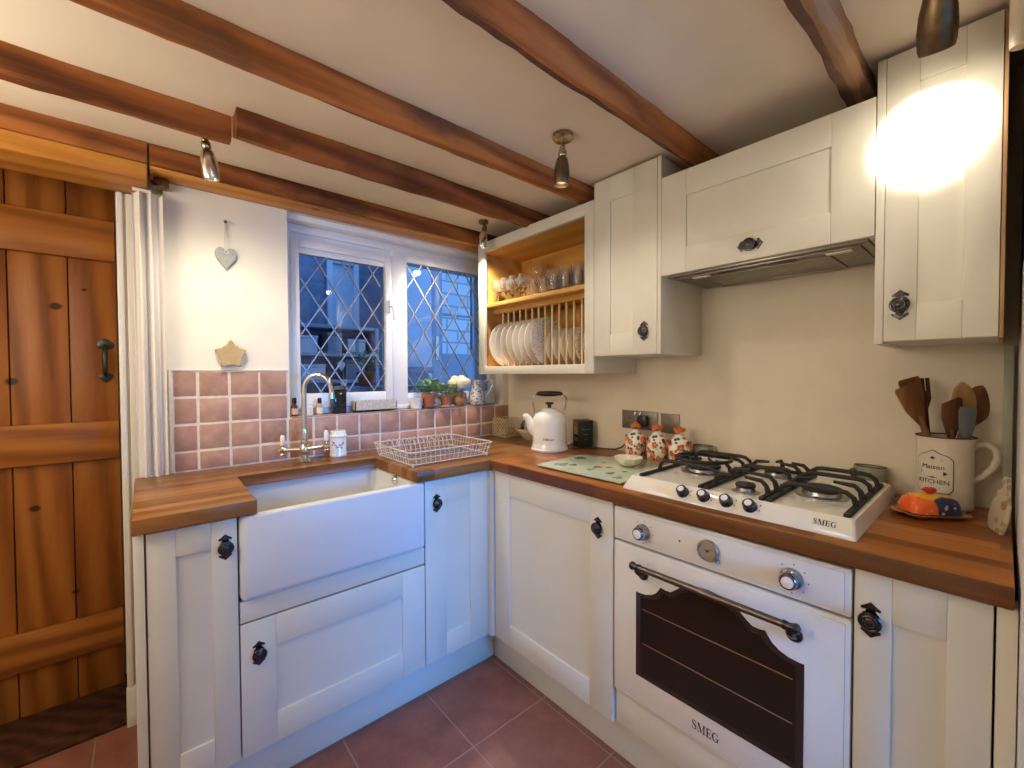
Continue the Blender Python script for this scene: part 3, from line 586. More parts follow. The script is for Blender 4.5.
for k in range(15):
    y = 1.810-0.046*k; big = k < 8; r = 0.122 if big else 0.0905; pat = k in (7, 12, 13)
    lab = (f'{ordn[k]} large white dinner plate from the window end of the rack' if big and not pat else 'large patterned dinner plate, last of the big plates in the rack' if pat and big
           else f'{ordn[k-8]} small white plate after the big plates in the rack' if not pat else f'small blue and red patterned plate, {"first" if k == 12 else "second"} of two near the rack end')
    key = (big, pat)
    if key not in PM:
        m = plate(r); o = m.build('dinner_plate' if big else 'side_plate', M['patplate'] if pat else M['plate'], smooth=60); PM[key] = o
    else:
        o = PM[key].copy(); COL.objects.link(o)
    cx = 1.402+r if big else 1.456+r
    tilt = math.radians(3)
    o.rotation_euler = (PI/2-tilt, 0, 0); o.location = (cx, y+0.006, 1.3060+r)
    tag(o, lab, 'plate', 'large plates in the rack' if big else 'small plates in the rack')
# ------------------------------------------------------------------ glasses on the shelf
def goblet(h, r, name):
    b = MB(); t = 0.0016
    prof = [(0.001, 0.0), (r*0.92, 0.0), (r*0.92, 0.002), (r*0.4, 0.006), (0.005, 0.012), (0.0045, h*0.38), (0.010, h*0.42), (r*0.80, h*0.55), (r, h*0.74), (r*0.92, h), (r*0.92-t, h), (r-t, h*0.74), (r*0.78-t, h*0.56), (0.006, h*0.45), (0.001, h*0.44)]
    b.lathe(prof, 28, c0=False, c1=False); return b.build(name, M['glass'], smooth=50)
def tumbler(h, r, name):
    b = MB(); n = 28; rings = []
    for rr_, z, fl in ((0.001, 0, 0), (r*0.80, 0, 0), (r*0.84, 0.004, 1), (r*0.93, h*0.5, 1), (r*0.97, h*0.72, 0), (r, h, 0), (r-0.002, h, 0), (r*0.85, h*0.4, 0), (r*0.72, 0.012, 0), (0.001, 0.011, 0)):
        rings.append([(rr_*(1-0.05*fl*(i % 2))*math.cos(2*PI*i/n), rr_*(1-0.05*fl*(i % 2))*math.sin(2*PI*i/n), z) for i in range(n)])
    b.loft(rings, False, False); return b.build(name, M['glass'], smooth=30)
gs = [(1.455, 1.795), (1.455, 1.725), (1.455, 1.655), (1.53, 1.76), (1.53, 1.69), (1.46, 1.585)]
gl = ['short stemmed glass at the window end of the front shelf row', 'second stemmed glass from the window end, front row', 'third stemmed glass from the window end, front row',
      'stemmed glass in the back row, nearest the window', 'stemmed glass in the back row, in front of the tall wine glass', 'stemmed glass below the tall wine glass, front row']
g0 = None
for (x, y), l in zip(gs, gl):
    o = goblet(0.125, 0.034, 'stemmed_glass') if g0 is None else g0.copy()
    if g0 is None: g0 = o
    else: COL.objects.link(o)
    o.location = (x, y, 1.6455); tag(o, l, 'glass', 'stemmed glasses on the rack shelf')
o = goblet(0.215, 0.041, 'wine_glass'); o.location = (1.58, 1.61, 1.6455); tag(o, 'tall wine glass standing behind the short stemmed glasses', 'glass')
ts = [(1.45, 1.515, 0), (1.45, 1.445, 0), (1.45, 1.375, 1), (1.45, 1.30, 1), (1.45, 1.225, 1), (1.545, 1.47, 1), (1.545, 1.395, 1), (1.545, 1.32, 1), (1.545, 1.245, 1), (1.60, 1.17, 1)]
g0 = {}
for i, (x, y, big) in enumerate(ts):
    if big not in g0: o = tumbler(0.105 if big else 0.082, 0.034 if big else 0.030, 'tumbler' if big else 'small_tumbler'); g0[big] = o
    else: o = g0[big].copy(); COL.objects.link(o)
    o.location = (x, y, 1.6455)
    l = ('short cut tumbler next to the stemmed glasses', 'second short cut tumbler from the stemmed glasses', 'first tall cut tumbler in the front row', 'second tall cut tumbler in the front row', 'third tall cut tumbler in the front row',
         'tall cut tumbler in the back row nearest the wine glass', 'second tall cut tumbler in the back row', 'third tall cut tumbler in the back row', 'fourth tall cut tumbler in the back row', 'tall cut tumbler tucked in the corner against the cupboard side')[i]
    tag(o, l, 'glass', 'cut tumblers on the rack shelf')
# ------------------------------------------------------------------ serif lettering
def serif(b, text, x, y, h, F, d=0.0006, gap=0.16):
    def quad(P): b.prism([(x+p[0]*h, y+p[1]*h) for p in P], 0.0, d, F)
    def rect(a, c, e, g): quad([(a, c), (e, c), (e, g), (a, g)])
    def ribbon(pts, w):
        P = [Vector((p[0], p[1])) for p in pts]; L = []; R = []
        for i, p in enumerate(P):
            t = (P[min(i+1, len(P)-1)]-P[max(i-1, 0)]).normalized(); nn = Vector((-t.y, t.x))*w[i]/2; L.append(p+nn); R.append(p-nn)
        for i in range(len(P)-1): quad([L[i], L[i+1], R[i+1], R[i]])
    for ch in text:
        if ch == 'E':
            rect(0.06, 0, 0.24, 1); rect(0, 0, 0.62, 0.06); rect(0, 0.94, 0.60, 1); rect(0.24, 0.48, 0.48, 0.54); rect(0.56, 0, 0.62, 0.22); rect(0.55, 0.78, 0.60, 1); rect(0.44, 0.38, 0.48, 0.64); a = 0.62
        elif ch == 'M':
            rect(0.10, 0, 0.15, 1); rect(0, 0, 0.27, 0.05); rect(0, 0.95, 0.25, 1); quad([(0.10, 1), (0.30, 1), (0.60, 0.12), (0.52, 0.0), (0.46, 0.0)]); quad([(0.50, 0), (0.55, 0.12), (0.90, 1), (0.86, 1)]); rect(0.78, 0, 0.96, 1); rect(0.70, 0, 1.04, 0.05); rect(0.84, 0.95, 1.04, 1); a = 1.04
        elif ch == 'S':
            pts = []; w = []
            for k in range(17):
                t = k/16; ang = PI*0.15+t*PI*1.35 if t < 0.5 else 0
                pts.append(None); w.append(0)
            ctl = [(0.52, 0.78), (0.45, 0.93), (0.28, 0.97), (0.12, 0.90), (0.08, 0.76), (0.16, 0.63), (0.30, 0.53), (0.46, 0.42), (0.53, 0.27), (0.46, 0.10), (0.29, 0.03), (0.12, 0.08), (0.05, 0.24)]
            ribbon(ctl, [0.04, 0.05, 0.06, 0.10, 0.14, 0.17, 0.19, 0.18, 0.15, 0.10, 0.06, 0.05, 0.04]); rect(0.49, 0.70, 0.53, 1.0); rect(0.03, 0, 0.07, 0.32); a = 0.58
        elif ch == 'G':
            ctl = [(0.70, 0.76), (0.60, 0.92), (0.42, 0.97), (0.22, 0.88), (0.12, 0.68), (0.10, 0.48), (0.14, 0.28), (0.25, 0.10), (0.44, 0.03), (0.60, 0.07), (0.70, 0.16)]
            ribbon(ctl, [0.04, 0.05, 0.06, 0.12, 0.17, 0.19, 0.17, 0.12, 0.06, 0.05, 0.05]); rect(0.60, 0.06, 0.76, 0.42); rect(0.52, 0.38, 0.84, 0.43); rect(0.68, 0.70, 0.72, 0.98); a = 0.84
        x += (a+gap)*h
    return x
# ------------------------------------------------------------------ oven
ov = thing('oven', 'white built-in oven with dark shaped window and dark lettering under it', 'oven', (1.4, 0.4985, 0.268))
T = TR(XF)
RV = lambda u0, w=0: (lambda p: T((u0-p[0], p[1], p[2])))      # reading direction: left to right in the room is falling y
b = MB(); b.box((1.136, 0.204, 0.27), (1.66, 0.793, 0.85)); b.build('oven_body', M['black'], ov)
b = MB(); b.box((0.2015, 0.750, -0.02), (0.796, 0.852, 0), 0.003, T); b.box((0.213, 0.760, 0), (0.785, 0.843, 0.0022), 0.002, T)
pan = b.build('control_panel', M['enamel'], ov)
b = MB(); b.box((0.2015, 0.2695, -0.02), (0.796, 0.7435, 0.0005), 0.003, T); b.box((0.211, 0.279, 0.0), (0.787, 0.734, 0.003), 0.0025, T)
odoor = b.build('oven_door', M['enamel'], ov)
def mirror(h): return h
half = [(0.217, 0.0), (0.217, 0.245)]
L = [(-0.216, 0.358), (-0.216, 0.611), (-0.205, 0.609), (-0.185, 0.611), (-0.165, 0.618), (-0.150, 0.629), (-0.141, 0.643), (-0.136, 0.652), (-0.120, 0.648), (-0.106, 0.649), (-0.092, 0.661), (-0.075, 0.676), (-0.050, 0.689), (-0.025, 0.695), (0, 0.697)]
poly = L + [(-x, z) for x, z in L[-2::-1]]
poly = [(0.499-x, z) for x, z in poly]          # u = y
cz = 0.52
inner = [(0.499+(u-0.499)*0.925, 0.525+(v-0.525)*0.905) for u, v in poly]
b = MB(); b.prism(poly, 0.003, 0.0052, T, bev=0.0008); b.build('window_border', M['ovenborder'], odoor)
b = MB(); b.prism(inner, 0.0050, 0.0062, T); b.build('window_glass', M['ovenglass'], odoor)
b = MB()
for z in (0.565, 0.462): b.box((0.305, z, 0.0062), (0.692, z+0.0028, 0.0067), 0, T)
b.build('rack_line', M['satin'], odoor)
b = MB(); serif(b, 'SMEG', 0, 0, 0.0245, lambda p: T((0.541-p[0]*0.86, 0.303+p[1], 0.003+p[2])), gap=0.10); b.build('lettering', M['print'], odoor, smooth=0)
b = MB(); zb = 0.703; ym, yl, yr = 0.499, 0.692, 0.303; wv = 0.040
b.tube([T((yl-0.01, zb, wv)), T((ym+0.012, zb, wv)), T((ym+0.008, zb, wv)), T((ym-0.008, zb, wv)), T((ym-0.012, zb, wv)), T((yr+0.01, zb, wv))], [0.0085, 0.0095, 0.0105, 0.0105, 0.0095, 0.0085], 14)
b.build('handle_rail', M['rail'], odoor)
for y, k in ((yl, 1), (yr, -1)):
    b = MB(); b.tube([T((y-k*0.012, zb, wv)), T((y+k*0.002, zb, wv)), T((y+k*0.012, zb, wv)), T((y+k*0.017, zb, wv)), T((y+k*0.022, zb, wv))], [0.0105, 0.0085, 0.0125, 0.011, 0.004], 14)
    b.tube([T((y, zb, wv)), T((y, zb-0.014, wv-0.006)), T((y, zb-0.028, 0.018)), T((y, zb-0.032, 0.004))], [0.008, 0.009, 0.009, 0.012], 12)
    b.lathe([(0.017, 0.0), (0.017, 0.004), (0.012, 0.007)], 18, axis_frame(T((y, zb-0.032, 0.003)), (-1, 0, 0)))
    b.build('handle_bracket', M['pewter'], odoor)
def dialknob(y, z, s, parent):
    Fk = axis_frame(T((y, z, 0.002)), (-1, 0, 0))
    b = MB(); b.lathe([(0.021*s, 0), (0.021*s, 0.004*s), (0.0195*s, 0.008*s), (0.0195*s, 0.012*s), (0.017*s, 0.014*s), (0.0165*s, 0.026*s), (0.015*s, 0.028*s)], 30, Fk)
    b.build('knob', M['darkchrome'], parent)
    return Fk
for y in (0.693, 0.310):
    Fk = dialknob(y, 0.797, 1.12, pan); kb = pan.children[-1]
    b = MB(); b.lathe([(0.0125, 0.0312), (0.0125, 0.0335), (0.009, 0.0345), (0.001, 0.0345)], 24, Fk); b.box((-0.010, -0.0025, 0.0345), (0.010, 0.0025, 0.0355), 0, Fk); b.build('knob_cap', M['ceramic'], kb)
    b = MB()
    for k in range(7):
        a = -2.3+k*0.75; b.prism([(0.033*math.cos(a)-0.0018, 0.033*math.sin(a)-0.0018), (0.033*math.cos(a)+0.0018, 0.033*math.sin(a)-0.0018), (0.033*math.cos(a), 0.033*math.sin(a)+0.0018)], 0.0003, 0.0007, Fk)
    b.build('dial_marking', M['print'], pan, smooth=0)
Fk = axis_frame(T((0.499, 0.802, 0.002)), (-1, 0, 0))
b = MB(); b.lathe([(0.0285, 0), (0.0285, 0.007), (0.0265, 0.011), (0.0235, 0.0115), (0.0225, 0.008), (0.001, 0.008)], 36, Fk); ck = b.build('clock', M['steel'], pan)
b = MB(); b.lathe([(0.0222, 0.0081), (0.0222, 0.0086), (0.001, 0.0086)], 32, Fk); b.build('clock_face', plain('brass_clock_face', (0.42, 0.37, 0.30), 0.3, 0.4), ck)
b = MB(); Ff = lambda p: Fk((p[0], p[1], p[2]+0.009))
for a, l in ((0.55, 0.018), (2.9, 0.012)): b.prism([(-0.004*math.cos(a)-0.0012*math.sin(a), -0.004*math.sin(a)+0.0012*math.cos(a)), (-0.004*math.cos(a)+0.0012*math.sin(a), -0.004*math.sin(a)-0.0012*math.cos(a)), (l*math.cos(a), l*math.sin(a))], 0, 0.0006, Ff)
b.lathe([(0.0028, 0), (0.0028, 0.001)], 12, Ff); b.build('clock_hand', M['print'], ck, smooth=0)
b = MB(); Fb = axis_frame(T((0.474, 0.782, 0.002)), (-1, 0, 0)); b.lathe([(0.0045, 0), (0.0045, 0.01), (0.003, 0.012)], 14, Fb); b.build('clock_button', M['steel'], pan)
b = MB(); b.lathe([(0.0025, 0), (0.0025, 0.0015)], 12, axis_frame(T((0.579, 0.803, 0.0022)), (-1, 0, 0))); b.build('pilot_lamp', M['black'], pan)
b = MB(); b.box((1.128, 0.199, 0.151), (1.66, 0.7985, 0.2675), 0.0012); b.box((1.142, 0.1985, 0.2676), (1.66, 0.2033, 0.860)); b.box((1.142, 0.7938, 0.2676), (1.66, 0.7990, 0.860))
tag(b.build('oven_housing', M['cream'], loc=(1.4, 0.499, 0.151)), 'cream filler panel and housing below the built-in oven', 'cabinet')
# ------------------------------------------------------------------ gas hob
hob = thing('gas_hob', 'white gas hob with four burners, dark pan supports and four front knobs', 'hob', (1.4, 0.4925, 0.9055))
hx0, hx1, hy0, hy1, hz0 = 1.139, 1.650, 0.200, 0.785, 0.9055
b = MB()
def rr4(i, z, r): return rrect(hx0+i, hx1-i*0.7, hy0+i*0.5, hy1-i*0.5, r, z, 4)
b.loft([rr4(0.0, hz0, 0.006), rr4(0.002, hz0+0.006, 0.006), rrect(hx0+0.030, hx1-0.016, hy0+0.008, hy1-0.008, 0.012, hz0+0.036, 4), rrect(hx0+0.036, hx1-0.020, hy0+0.012, hy1-0.012, 0.012, hz0+0.0385, 4),
        rrect(hx0+0.041, hx1-0.026, hy0+0.018, hy1-0.018, 0.012, hz0+0.036, 4), rrect(hx0+0.046, hx1-0.032, hy0+0.023, hy1-0.023, 0.012, hz0+0.031, 4)])
b.build('hob_top', M['creamenamel'], hob, smooth=30)
b = MB(); sl = (Vector((hx0+0.030, 0, hz0+0.036))-Vector((hx0+0.002, 0, hz0+0.006))).normalized(); nrm = Vector((-sl.z, 0, sl.x))
def onslope(y, t): return (hx0+0.002+0.028*t, y, hz0+0.006+0.030*t)
def slopeF(y, t): 
    o = Vector(onslope(y, t)); return lambda p: tuple(o + Vector((0, -1, 0))*p[0] + sl*p[1] + nrm*p[2])
serif(b, 'SMEG', 0, 0, 0.0135, lambda p: slopeF(0.281, 0.36)((p[0]*0.92, p[1], p[2]+0.0002)), gap=0.14); b.build('lettering', M['print'], hob, smooth=0)
for y in (0.592, 0.533, 0.473, 0.415):
    Fk = axis_frame(onslope(y, 0.52), nrm)
    b = MB(); b.lathe([(0.0165, 0), (0.0165, 0.004), (0.0145, 0.007), (0.0145, 0.018), (0.0125, 0.020)], 26, Fk); kb = b.build('knob', M['pewter'], hob)
    b = MB(); G = slopeF(y, 0.52); b.lathe([(0.0085, 0.0203), (0.0085, 0.0218), (0.001, 0.022)], 20, Fk); b.build('knob_cap', M['ceramic'], kb)
    b = MB(); G = slopeF(y-0.022, 0.74); b.box((-0.001, -0.001, 0.0002), (0.0015, 0.002, 0.0006), 0, G); b.box((-0.001, -0.016, 0.0002), (0.0015, -0.013, 0.0006), 0, G); b.build('dial_marking', M['print'], hob, smooth=0)
zt = hz0+0.031
for (x, y, r, big) in ((1.415, 0.655, 0.056, 1), (1.255, 0.463, 0.026, 0), (1.53, 0.470, 0.038, 0), (1.37, 0.315, 0.047, 0)):
    b = MB(); G = at(x, y, zt)
    b.lathe([(r*1.25, 0.0003), (r*1.25, 0.003), (r*1.15, 0.005), (r*0.95, 0.006), (r*0.9, 0.014), (r*0.80, 0.016), (r*0.5, 0.016)], 32, G); bu = b.build('burner', M['steel'], hob)
    b = MB(); b.lathe([(r*0.94, 0.0165), (r*0.98, 0.019), (r*0.96, 0.023), (r*0.85, 0.0255), (r*0.2, 0.0265)], 32, G); b.build('burner_cap', M['castiron'], bu)
    if big:
        b = MB(); b.tube([(x+0.085*math.cos(2*PI*k/28), y+0.085*math.sin(2*PI*k/28), zt+0.046) for k in range(28)], 0.0058, 8, closed=True)
        for k in range(4):
            a = PI/4+k*PI/2; b.tube([(x+0.088*math.cos(a), y+0.088*math.sin(a), zt+0.047), (x+0.045*math.cos(a), y+0.045*math.sin(a), zt+0.053)], [0.0055, 0.004], 8)
        b.build('wok_ring', M['castiron'], hob)
    for a in (0.7,): 
        b = MB(); b.lathe([(0.0025, 0.0003), (0.0025, 0.016), (0.0015, 0.019)], 10, at(x+r*1.1*math.cos(a), y+r*1.1*math.sin(a), zt)); b.build('igniter', M['ceramic'], bu)
def bar(b, pts, w=0.0055, h=0.0065):
    b.tube(pts, w, 8)
zr = zt+0.039
def rail_x(b, y, xa, xb, z):
    b.box((xa, y-0.0065, z), (xb, y+0.0065, z+0.010), 0.0025)
def arch(b, x, ya, yb, lift_a=True, lift_b=True):
    k = 1 if yb > ya else -1; pts = []
    if lift_a: pts += [(x, ya, zt+0.004), (x, ya+k*0.006, zr-0.012), (x, ya+k*0.020, zr-0.002)]
    pts += [(x, ya+k*0.034, zr), (x, yb-k*0.034, zr)]
    if lift_b: pts += [(x, yb-k*0.020, zr-0.002), (x, yb-k*0.006, zr-0.012), (x, yb, zt+0.004)]
    b.tube(pts, 0.0062, 8)
def finger(b, x, y, dx, dy, l=0.055):
    b.tube([(x, y, zt+0.006), (x+dx*0.006, y+dy*0.006, zr-0.012), (x+dx*0.018, y+dy*0.018, zr), (x+dx*l, y+dy*l, zr+0.003)], [0.008, 0.0065, 0.006, 0.004], 8)
xa, xb = hx0+0.060, hx1-0.040
# left support
b = MB(); rail_x(b, 0.756, xa, xb, zt); rail_x(b, 0.565, xa, xb, zt)
for x in (1.315, 1.515): arch(b, x, 0.758, 0.562)
arch(b, 1.575, 0.758, 0.562)
finger(b, 1.415, 0.756, 0, -1, 0.075); finger(b, 1.415, 0.565, 0, 1, 0.05)
b.build('pan_support', M['castiron'], hob)
b = MB(); rail_x(b, 0.548, xa, xb, zt); rail_x(b, 0.405, xa, xb, zt)
finger(b, 1.255, 0.405, 0, 1, 0.06); finger(b, 1.255, 0.548, 0, -1, 0.05); finger(b, 1.32, 0.405, 0, 1, 0.07); finger(b, 1.36, 0.548, 0, -1, 0.06)
finger(b, 1.53, 0.548, 0, -1, 0.055); finger(b, 1.53, 0.405, 0, 1, 0.055); arch(b, 1.44, 0.405, 0.548); finger(b, xb-0.004, 0.477, -1, 0, 0.06)
b.box((xb-0.012, 0.41, zt), (xb, 0.545, zt+0.010), 0.0025)
b.build('pan_support', M['castiron'], hob)
b = MB(); rail_x(b, 0.228, xa, xb, zt); rail_x(b, 0.388, xa, xb, zt)
for x in (1.29, 1.47): arch(b, x, 0.226, 0.390)
arch(b, 1.56, 0.226, 0.390); finger(b, 1.375, 0.228, 0, 1, 0.062); finger(b, 1.375, 0.388, 0, -1, 0.05)
finger(b, 1.56, 0.388, 0, 1, 0.05)
b.build('pan_support', M['castiron'], hob)
# two stubby pots behind the hob
for y, lab, k in ((0.775, 'small grey-green stoneware pot behind the left of the hob', 0), (0.262, 'small grey-green stoneware pot behind the right corner of the hob', 1)):
    t = thing('stoneware_pot', lab, 'pot', (1.673, y, 0.9055), 'stoneware pots behind the hob')
    b = MB(); G = at(1.6725, y, 0.9058); b.lathe([(0.0215, 0), (0.0225, 0.004), (0.0235, 0.07), (0.0225, 0.0745), (0.0195, 0.0745), (0.0185, 0.01), (0.001, 0.008)], 26, G, c1=False, sq=1.75); b.build('body', plain('grey_green_glaze_%d' % k, (0.27, 0.28, 0.21), 0.35, var=0.15), t)
    b = MB(); b.tube([(1.6725+0.0217*math.cos(2*PI*i/24), y+0.0217*1.75*math.sin(2*PI*i/24), 0.981) for i in range(24)], 0.0022, 6, closed=True); b.build('rim', M['bronze'], t)
    b = MB(); b.lathe([(0.013, 0), (0.013, 0.006), (0.008, 0.009), (0.001, 0.009)], 16, axis_frame((1.660, y+(-0.036 if k == 0 else 0.036), 0.958), (-0.75, -0.66 if k == 0 else 0.66, 0))); b.build('knob', M['bronze'], t)
ZW = 0.9055      # resting height on the worktop
# ------------------------------------------------------------------ kettle
kx, ky = 1.462, 1.417
t = thing('kettle', 'white dome-shaped electric kettle with black bow handle on the worktop corner', 'kettle', (kx, ky, ZW))
b = MB(); b.lathe([(0.089, 0), (0.091, 0.003), (0.091, 0.010), (0.086, 0.014), (0.001, 0.014)], 44, at(kx, ky, ZW)); b.build('power_base', M['ceramic'], t)
b = MB(); b.lathe([(0.0855, 0.0145), (0.085, 0.022), (0.082, 0.030), (0.081, 0.036), (0.081, 0.132), (0.079, 0.147), (0.073, 0.163), (0.061, 0.177), (0.045, 0.186), (0.042, 0.1875), (0.041, 0.191), (0.030, 0.197), (0.012, 0.200), (0.001, 0.200)], 48, at(kx, ky, ZW)); b.build('body', M['ceramic'], t, smooth=50)
kd = Vector((-0.65, 0.76, 0)); 
def kp(d, z, s=0.0): return (kx+kd.x*d-kd.y*s, ky+kd.y*d+kd.x*s, ZW+z)
b = MB(); b.tube([kp(0.064, 0.085), kp(0.084, 0.106), kp(0.096, 0.130), kp(0.103, 0.148), kp(0.112, 0.158), kp(0.126, 0.158)], [0.030, 0.026, 0.021, 0.0175, 0.016, 0.013], 16); b.build('spout', M['ceramic'], t, smooth=60)
b = MB(); b.lathe([(0.010, 0.199), (0.008, 0.206), (0.010, 0.215), (0.021, 0.220), (0.022, 0.224), (0.015, 0.227), (0.001, 0.228)], 24, at(kx, ky, ZW)); b.build('lid_knob', M['black'], t)
hd = Vector((0.76, -0.65, 0))
def hp(d, z): return (kx+hd.x*d, ky+hd.y*d, ZW+z)
b = MB()
for k in (1, -1): b.tube([hp(k*0.068, 0.168), hp(k*0.074, 0.190), hp(k*0.079, 0.215), hp(k*0.082, 0.238), hp(k*0.075, 0.257), hp(k*0.058, 0.266)], [0.0055, 0.0045, 0.004, 0.004, 0.004, 0.004], 10)
b.build('handle_arm', M['chrome'], t)
b = MB(); b.tube([hp(-0.062, 0.265), hp(-0.05, 0.268), hp(-0.02, 0.267), hp(0.02, 0.267), hp(0.05, 0.268), hp(0.062, 0.265)], [0.006, 0.0105, 0.013, 0.013, 0.0105, 0.006], 14); b.build('handle_grip', M['black'], t)
b = MB()
def textmesh(b, s, size, F, extr=0.0004, width=1.0):
    cu = bpy.data.curves.new('tmp', 'FONT'); cu.body = s; cu.size = size; cu.extrude = extr; cu.align_x = 'CENTER'; cu.align_y = 'CENTER'; cu.resolution_u = 3
    o = bpy.data.objects.new('tmp', cu); COL.objects.link(o); dg = bpy.context.evaluated_depsgraph_get(); me = bpy.data.meshes.new_from_object(o.evaluated_get(dg))
    b.add([F((v.co.x*width, v.co.y, v.co.z)) for v in me.vertices], [tuple(p.vertices) for p in me.polygons])
    bpy.data.objects.remove(o); bpy.data.meshes.remove(me); bpy.data.curves.remove(cu)
def wrap(cx, cy, z0, R, a0):          # wraps flat lettering round an upright cylinder, reading left to right seen from outside
    def F(p):
        a = a0 + p[0]/R; r = R+p[2]; return (cx+r*math.cos(a), cy+r*math.sin(a), z0+p[1])
    return F
af = math.atan2(-ky, -kx)
W_ = wrap(kx, ky, ZW+0.058, 0.0811, af-0.10)
b.box((-0.022, -0.006, 0), (0.0, 0.006, 0.0006), 0, W_); b.build('badge', M['steel'], t, smooth=0)
b = MB(); textmesh(b, 'DUALIT', 0.010, lambda p: W_((p[0]+0.012, p[1], p[2]+0.0008))); b.build('lettering', M['print'], t, smooth=0)
b = MB(); b.lathe([(0.006, 0), (0.006, 0.012), (0.003, 0.015)], 12, axis_frame((kx+0.0635, ky-0.055, ZW+0.03), (0.7, -0.7, 0))); b.build('switch', M['ceramic'], t)
b = MB(); b.tube([(1.545, 1.352, ZW+0.006), (1.585, 1.30, ZW+0.005), (1.62, 1.27, ZW+0.005), (1.655, 1.23, ZW+0.005), (1.672, 1.19, ZW+0.006), (1.676, 1.16, ZW+0.018), (1.678, 1.13, ZW+0.045), (1.676, 1.095, ZW+0.085), (1.668, 1.068, ZW+0.125), (1.672, 1.058, ZW+0.140)], 0.0034, 8)
tag(b.build('power_cable', M['black'], loc=(1.6, 1.25, ZW)), 'thin black power cable running along the worktop to the wall socket', 'cable')
# plug and wall plates
s = thing('wall_socket', 'double brushed metal wall socket behind the floral jars', 'socket', (1.70, 1.068, 1.055))
b = MB(); b.box((1.6935, 0.985, 1.0145), (1.6985, 1.168, 1.0985), 0.002); b.build('face_plate', M['dullplate'], s)
b = MB()
for y in (1.125, 1.045):
    for dy, dz, w, h in ((0, 0.010, 0.004, 0.009), (-0.012, -0.012, 0.007, 0.004), (0.012, -0.012, 0.007, 0.004)): b.box((1.6925, y+dy-w/2, 1.052+dz-h/2), (1.6937, y+dy+w/2, 1.052+dz+h/2))
b.build('socket_hole', M['black'], s)
for y in (1.098, 1.072):
    b = MB(); b.box((1.688, y-0.005, 1.075), (1.694, y+0.005, 1.092), 0.0015); b.build('switch', M['chrome'], s)
b = MB(); b.box((1.6645, 1.025, 1.028), (1.692, 1.075, 1.080), 0.010); tag(b.build('plug', M['black'], loc=(1.68, 1.05, 1.05)), 'black plug pushed into the double wall socket', 'plug')
b = MB(); b.box((1.6935, 0.886, 1.011), (1.6985, 0.971, 1.0945), 0.002); tag(b.build('blank_plate', M['dullplate'], loc=(1.697, 0.93, 1.05)), 'square blank brushed metal wall plate right of the double socket', 'wall plate')
# tea box
t = thing('tea_box', 'dark green box with orange pattern standing between the kettle and the socket', 'box', (1.645, 1.36, ZW))
th_ = math.atan2(0.063, 0.031)
G = at(1.592, 1.345, ZW, math.atan2(-0.031, 0.063), 1.10)
b = MB(); b.box((0, 0, 0), (0.068, 0.068, 0.122), 0.002, G); b.build('carton', plain('dark_green_card', (0.014, 0.026, 0.018), 0.4), t)
b = MB(); b.box((0.012, -0.0006, 0.08), (0.055, -0.0001, 0.083), 0, G); b.box((0.022, -0.0006, 0.058), (0.045, -0.0001, 0.062), 0, G); b.box((0.025, -0.0006, 0.036), (0.043, -0.0001, 0.038), 0, G); b.build('printed_mark', plain('pale_green_print', (0.17, 0.22, 0.17), 0.5), t, smooth=0)
b = MB(); b.box((-0.0006, 0.012, 0.058), (-0.0001, 0.052, 0.092), 0.0001, G); b.box((-0.0006, 0.016, 0.030), (-0.0001, 0.050, 0.036), 0, G); b.box((-0.0006, 0.020, 0.040), (-0.0001, 0.046, 0.045), 0, G); b.build('printed_panel', plain('cream_print', (0.50, 0.42, 0.30), 0.5), t, smooth=0)
b = MB()
for q in ((0.018, 0.106, 0.012), (0.036, 0.112, 0.011), (0.052, 0.104, 0.013), (0.032, 0.099, 0.008)): b.lathe([(q[2], 0), (q[2], 0.0006)], 12, axis_frame(G((-0.0001, q[0], q[1])), Vector(G((-1, 0, 0)))-Vector(G((0, 0, 0)))))
b.build('printed_flower', plain('orange_print', (0.50, 0.16, 0.03), 0.5, var=0.3), t, smooth=0)
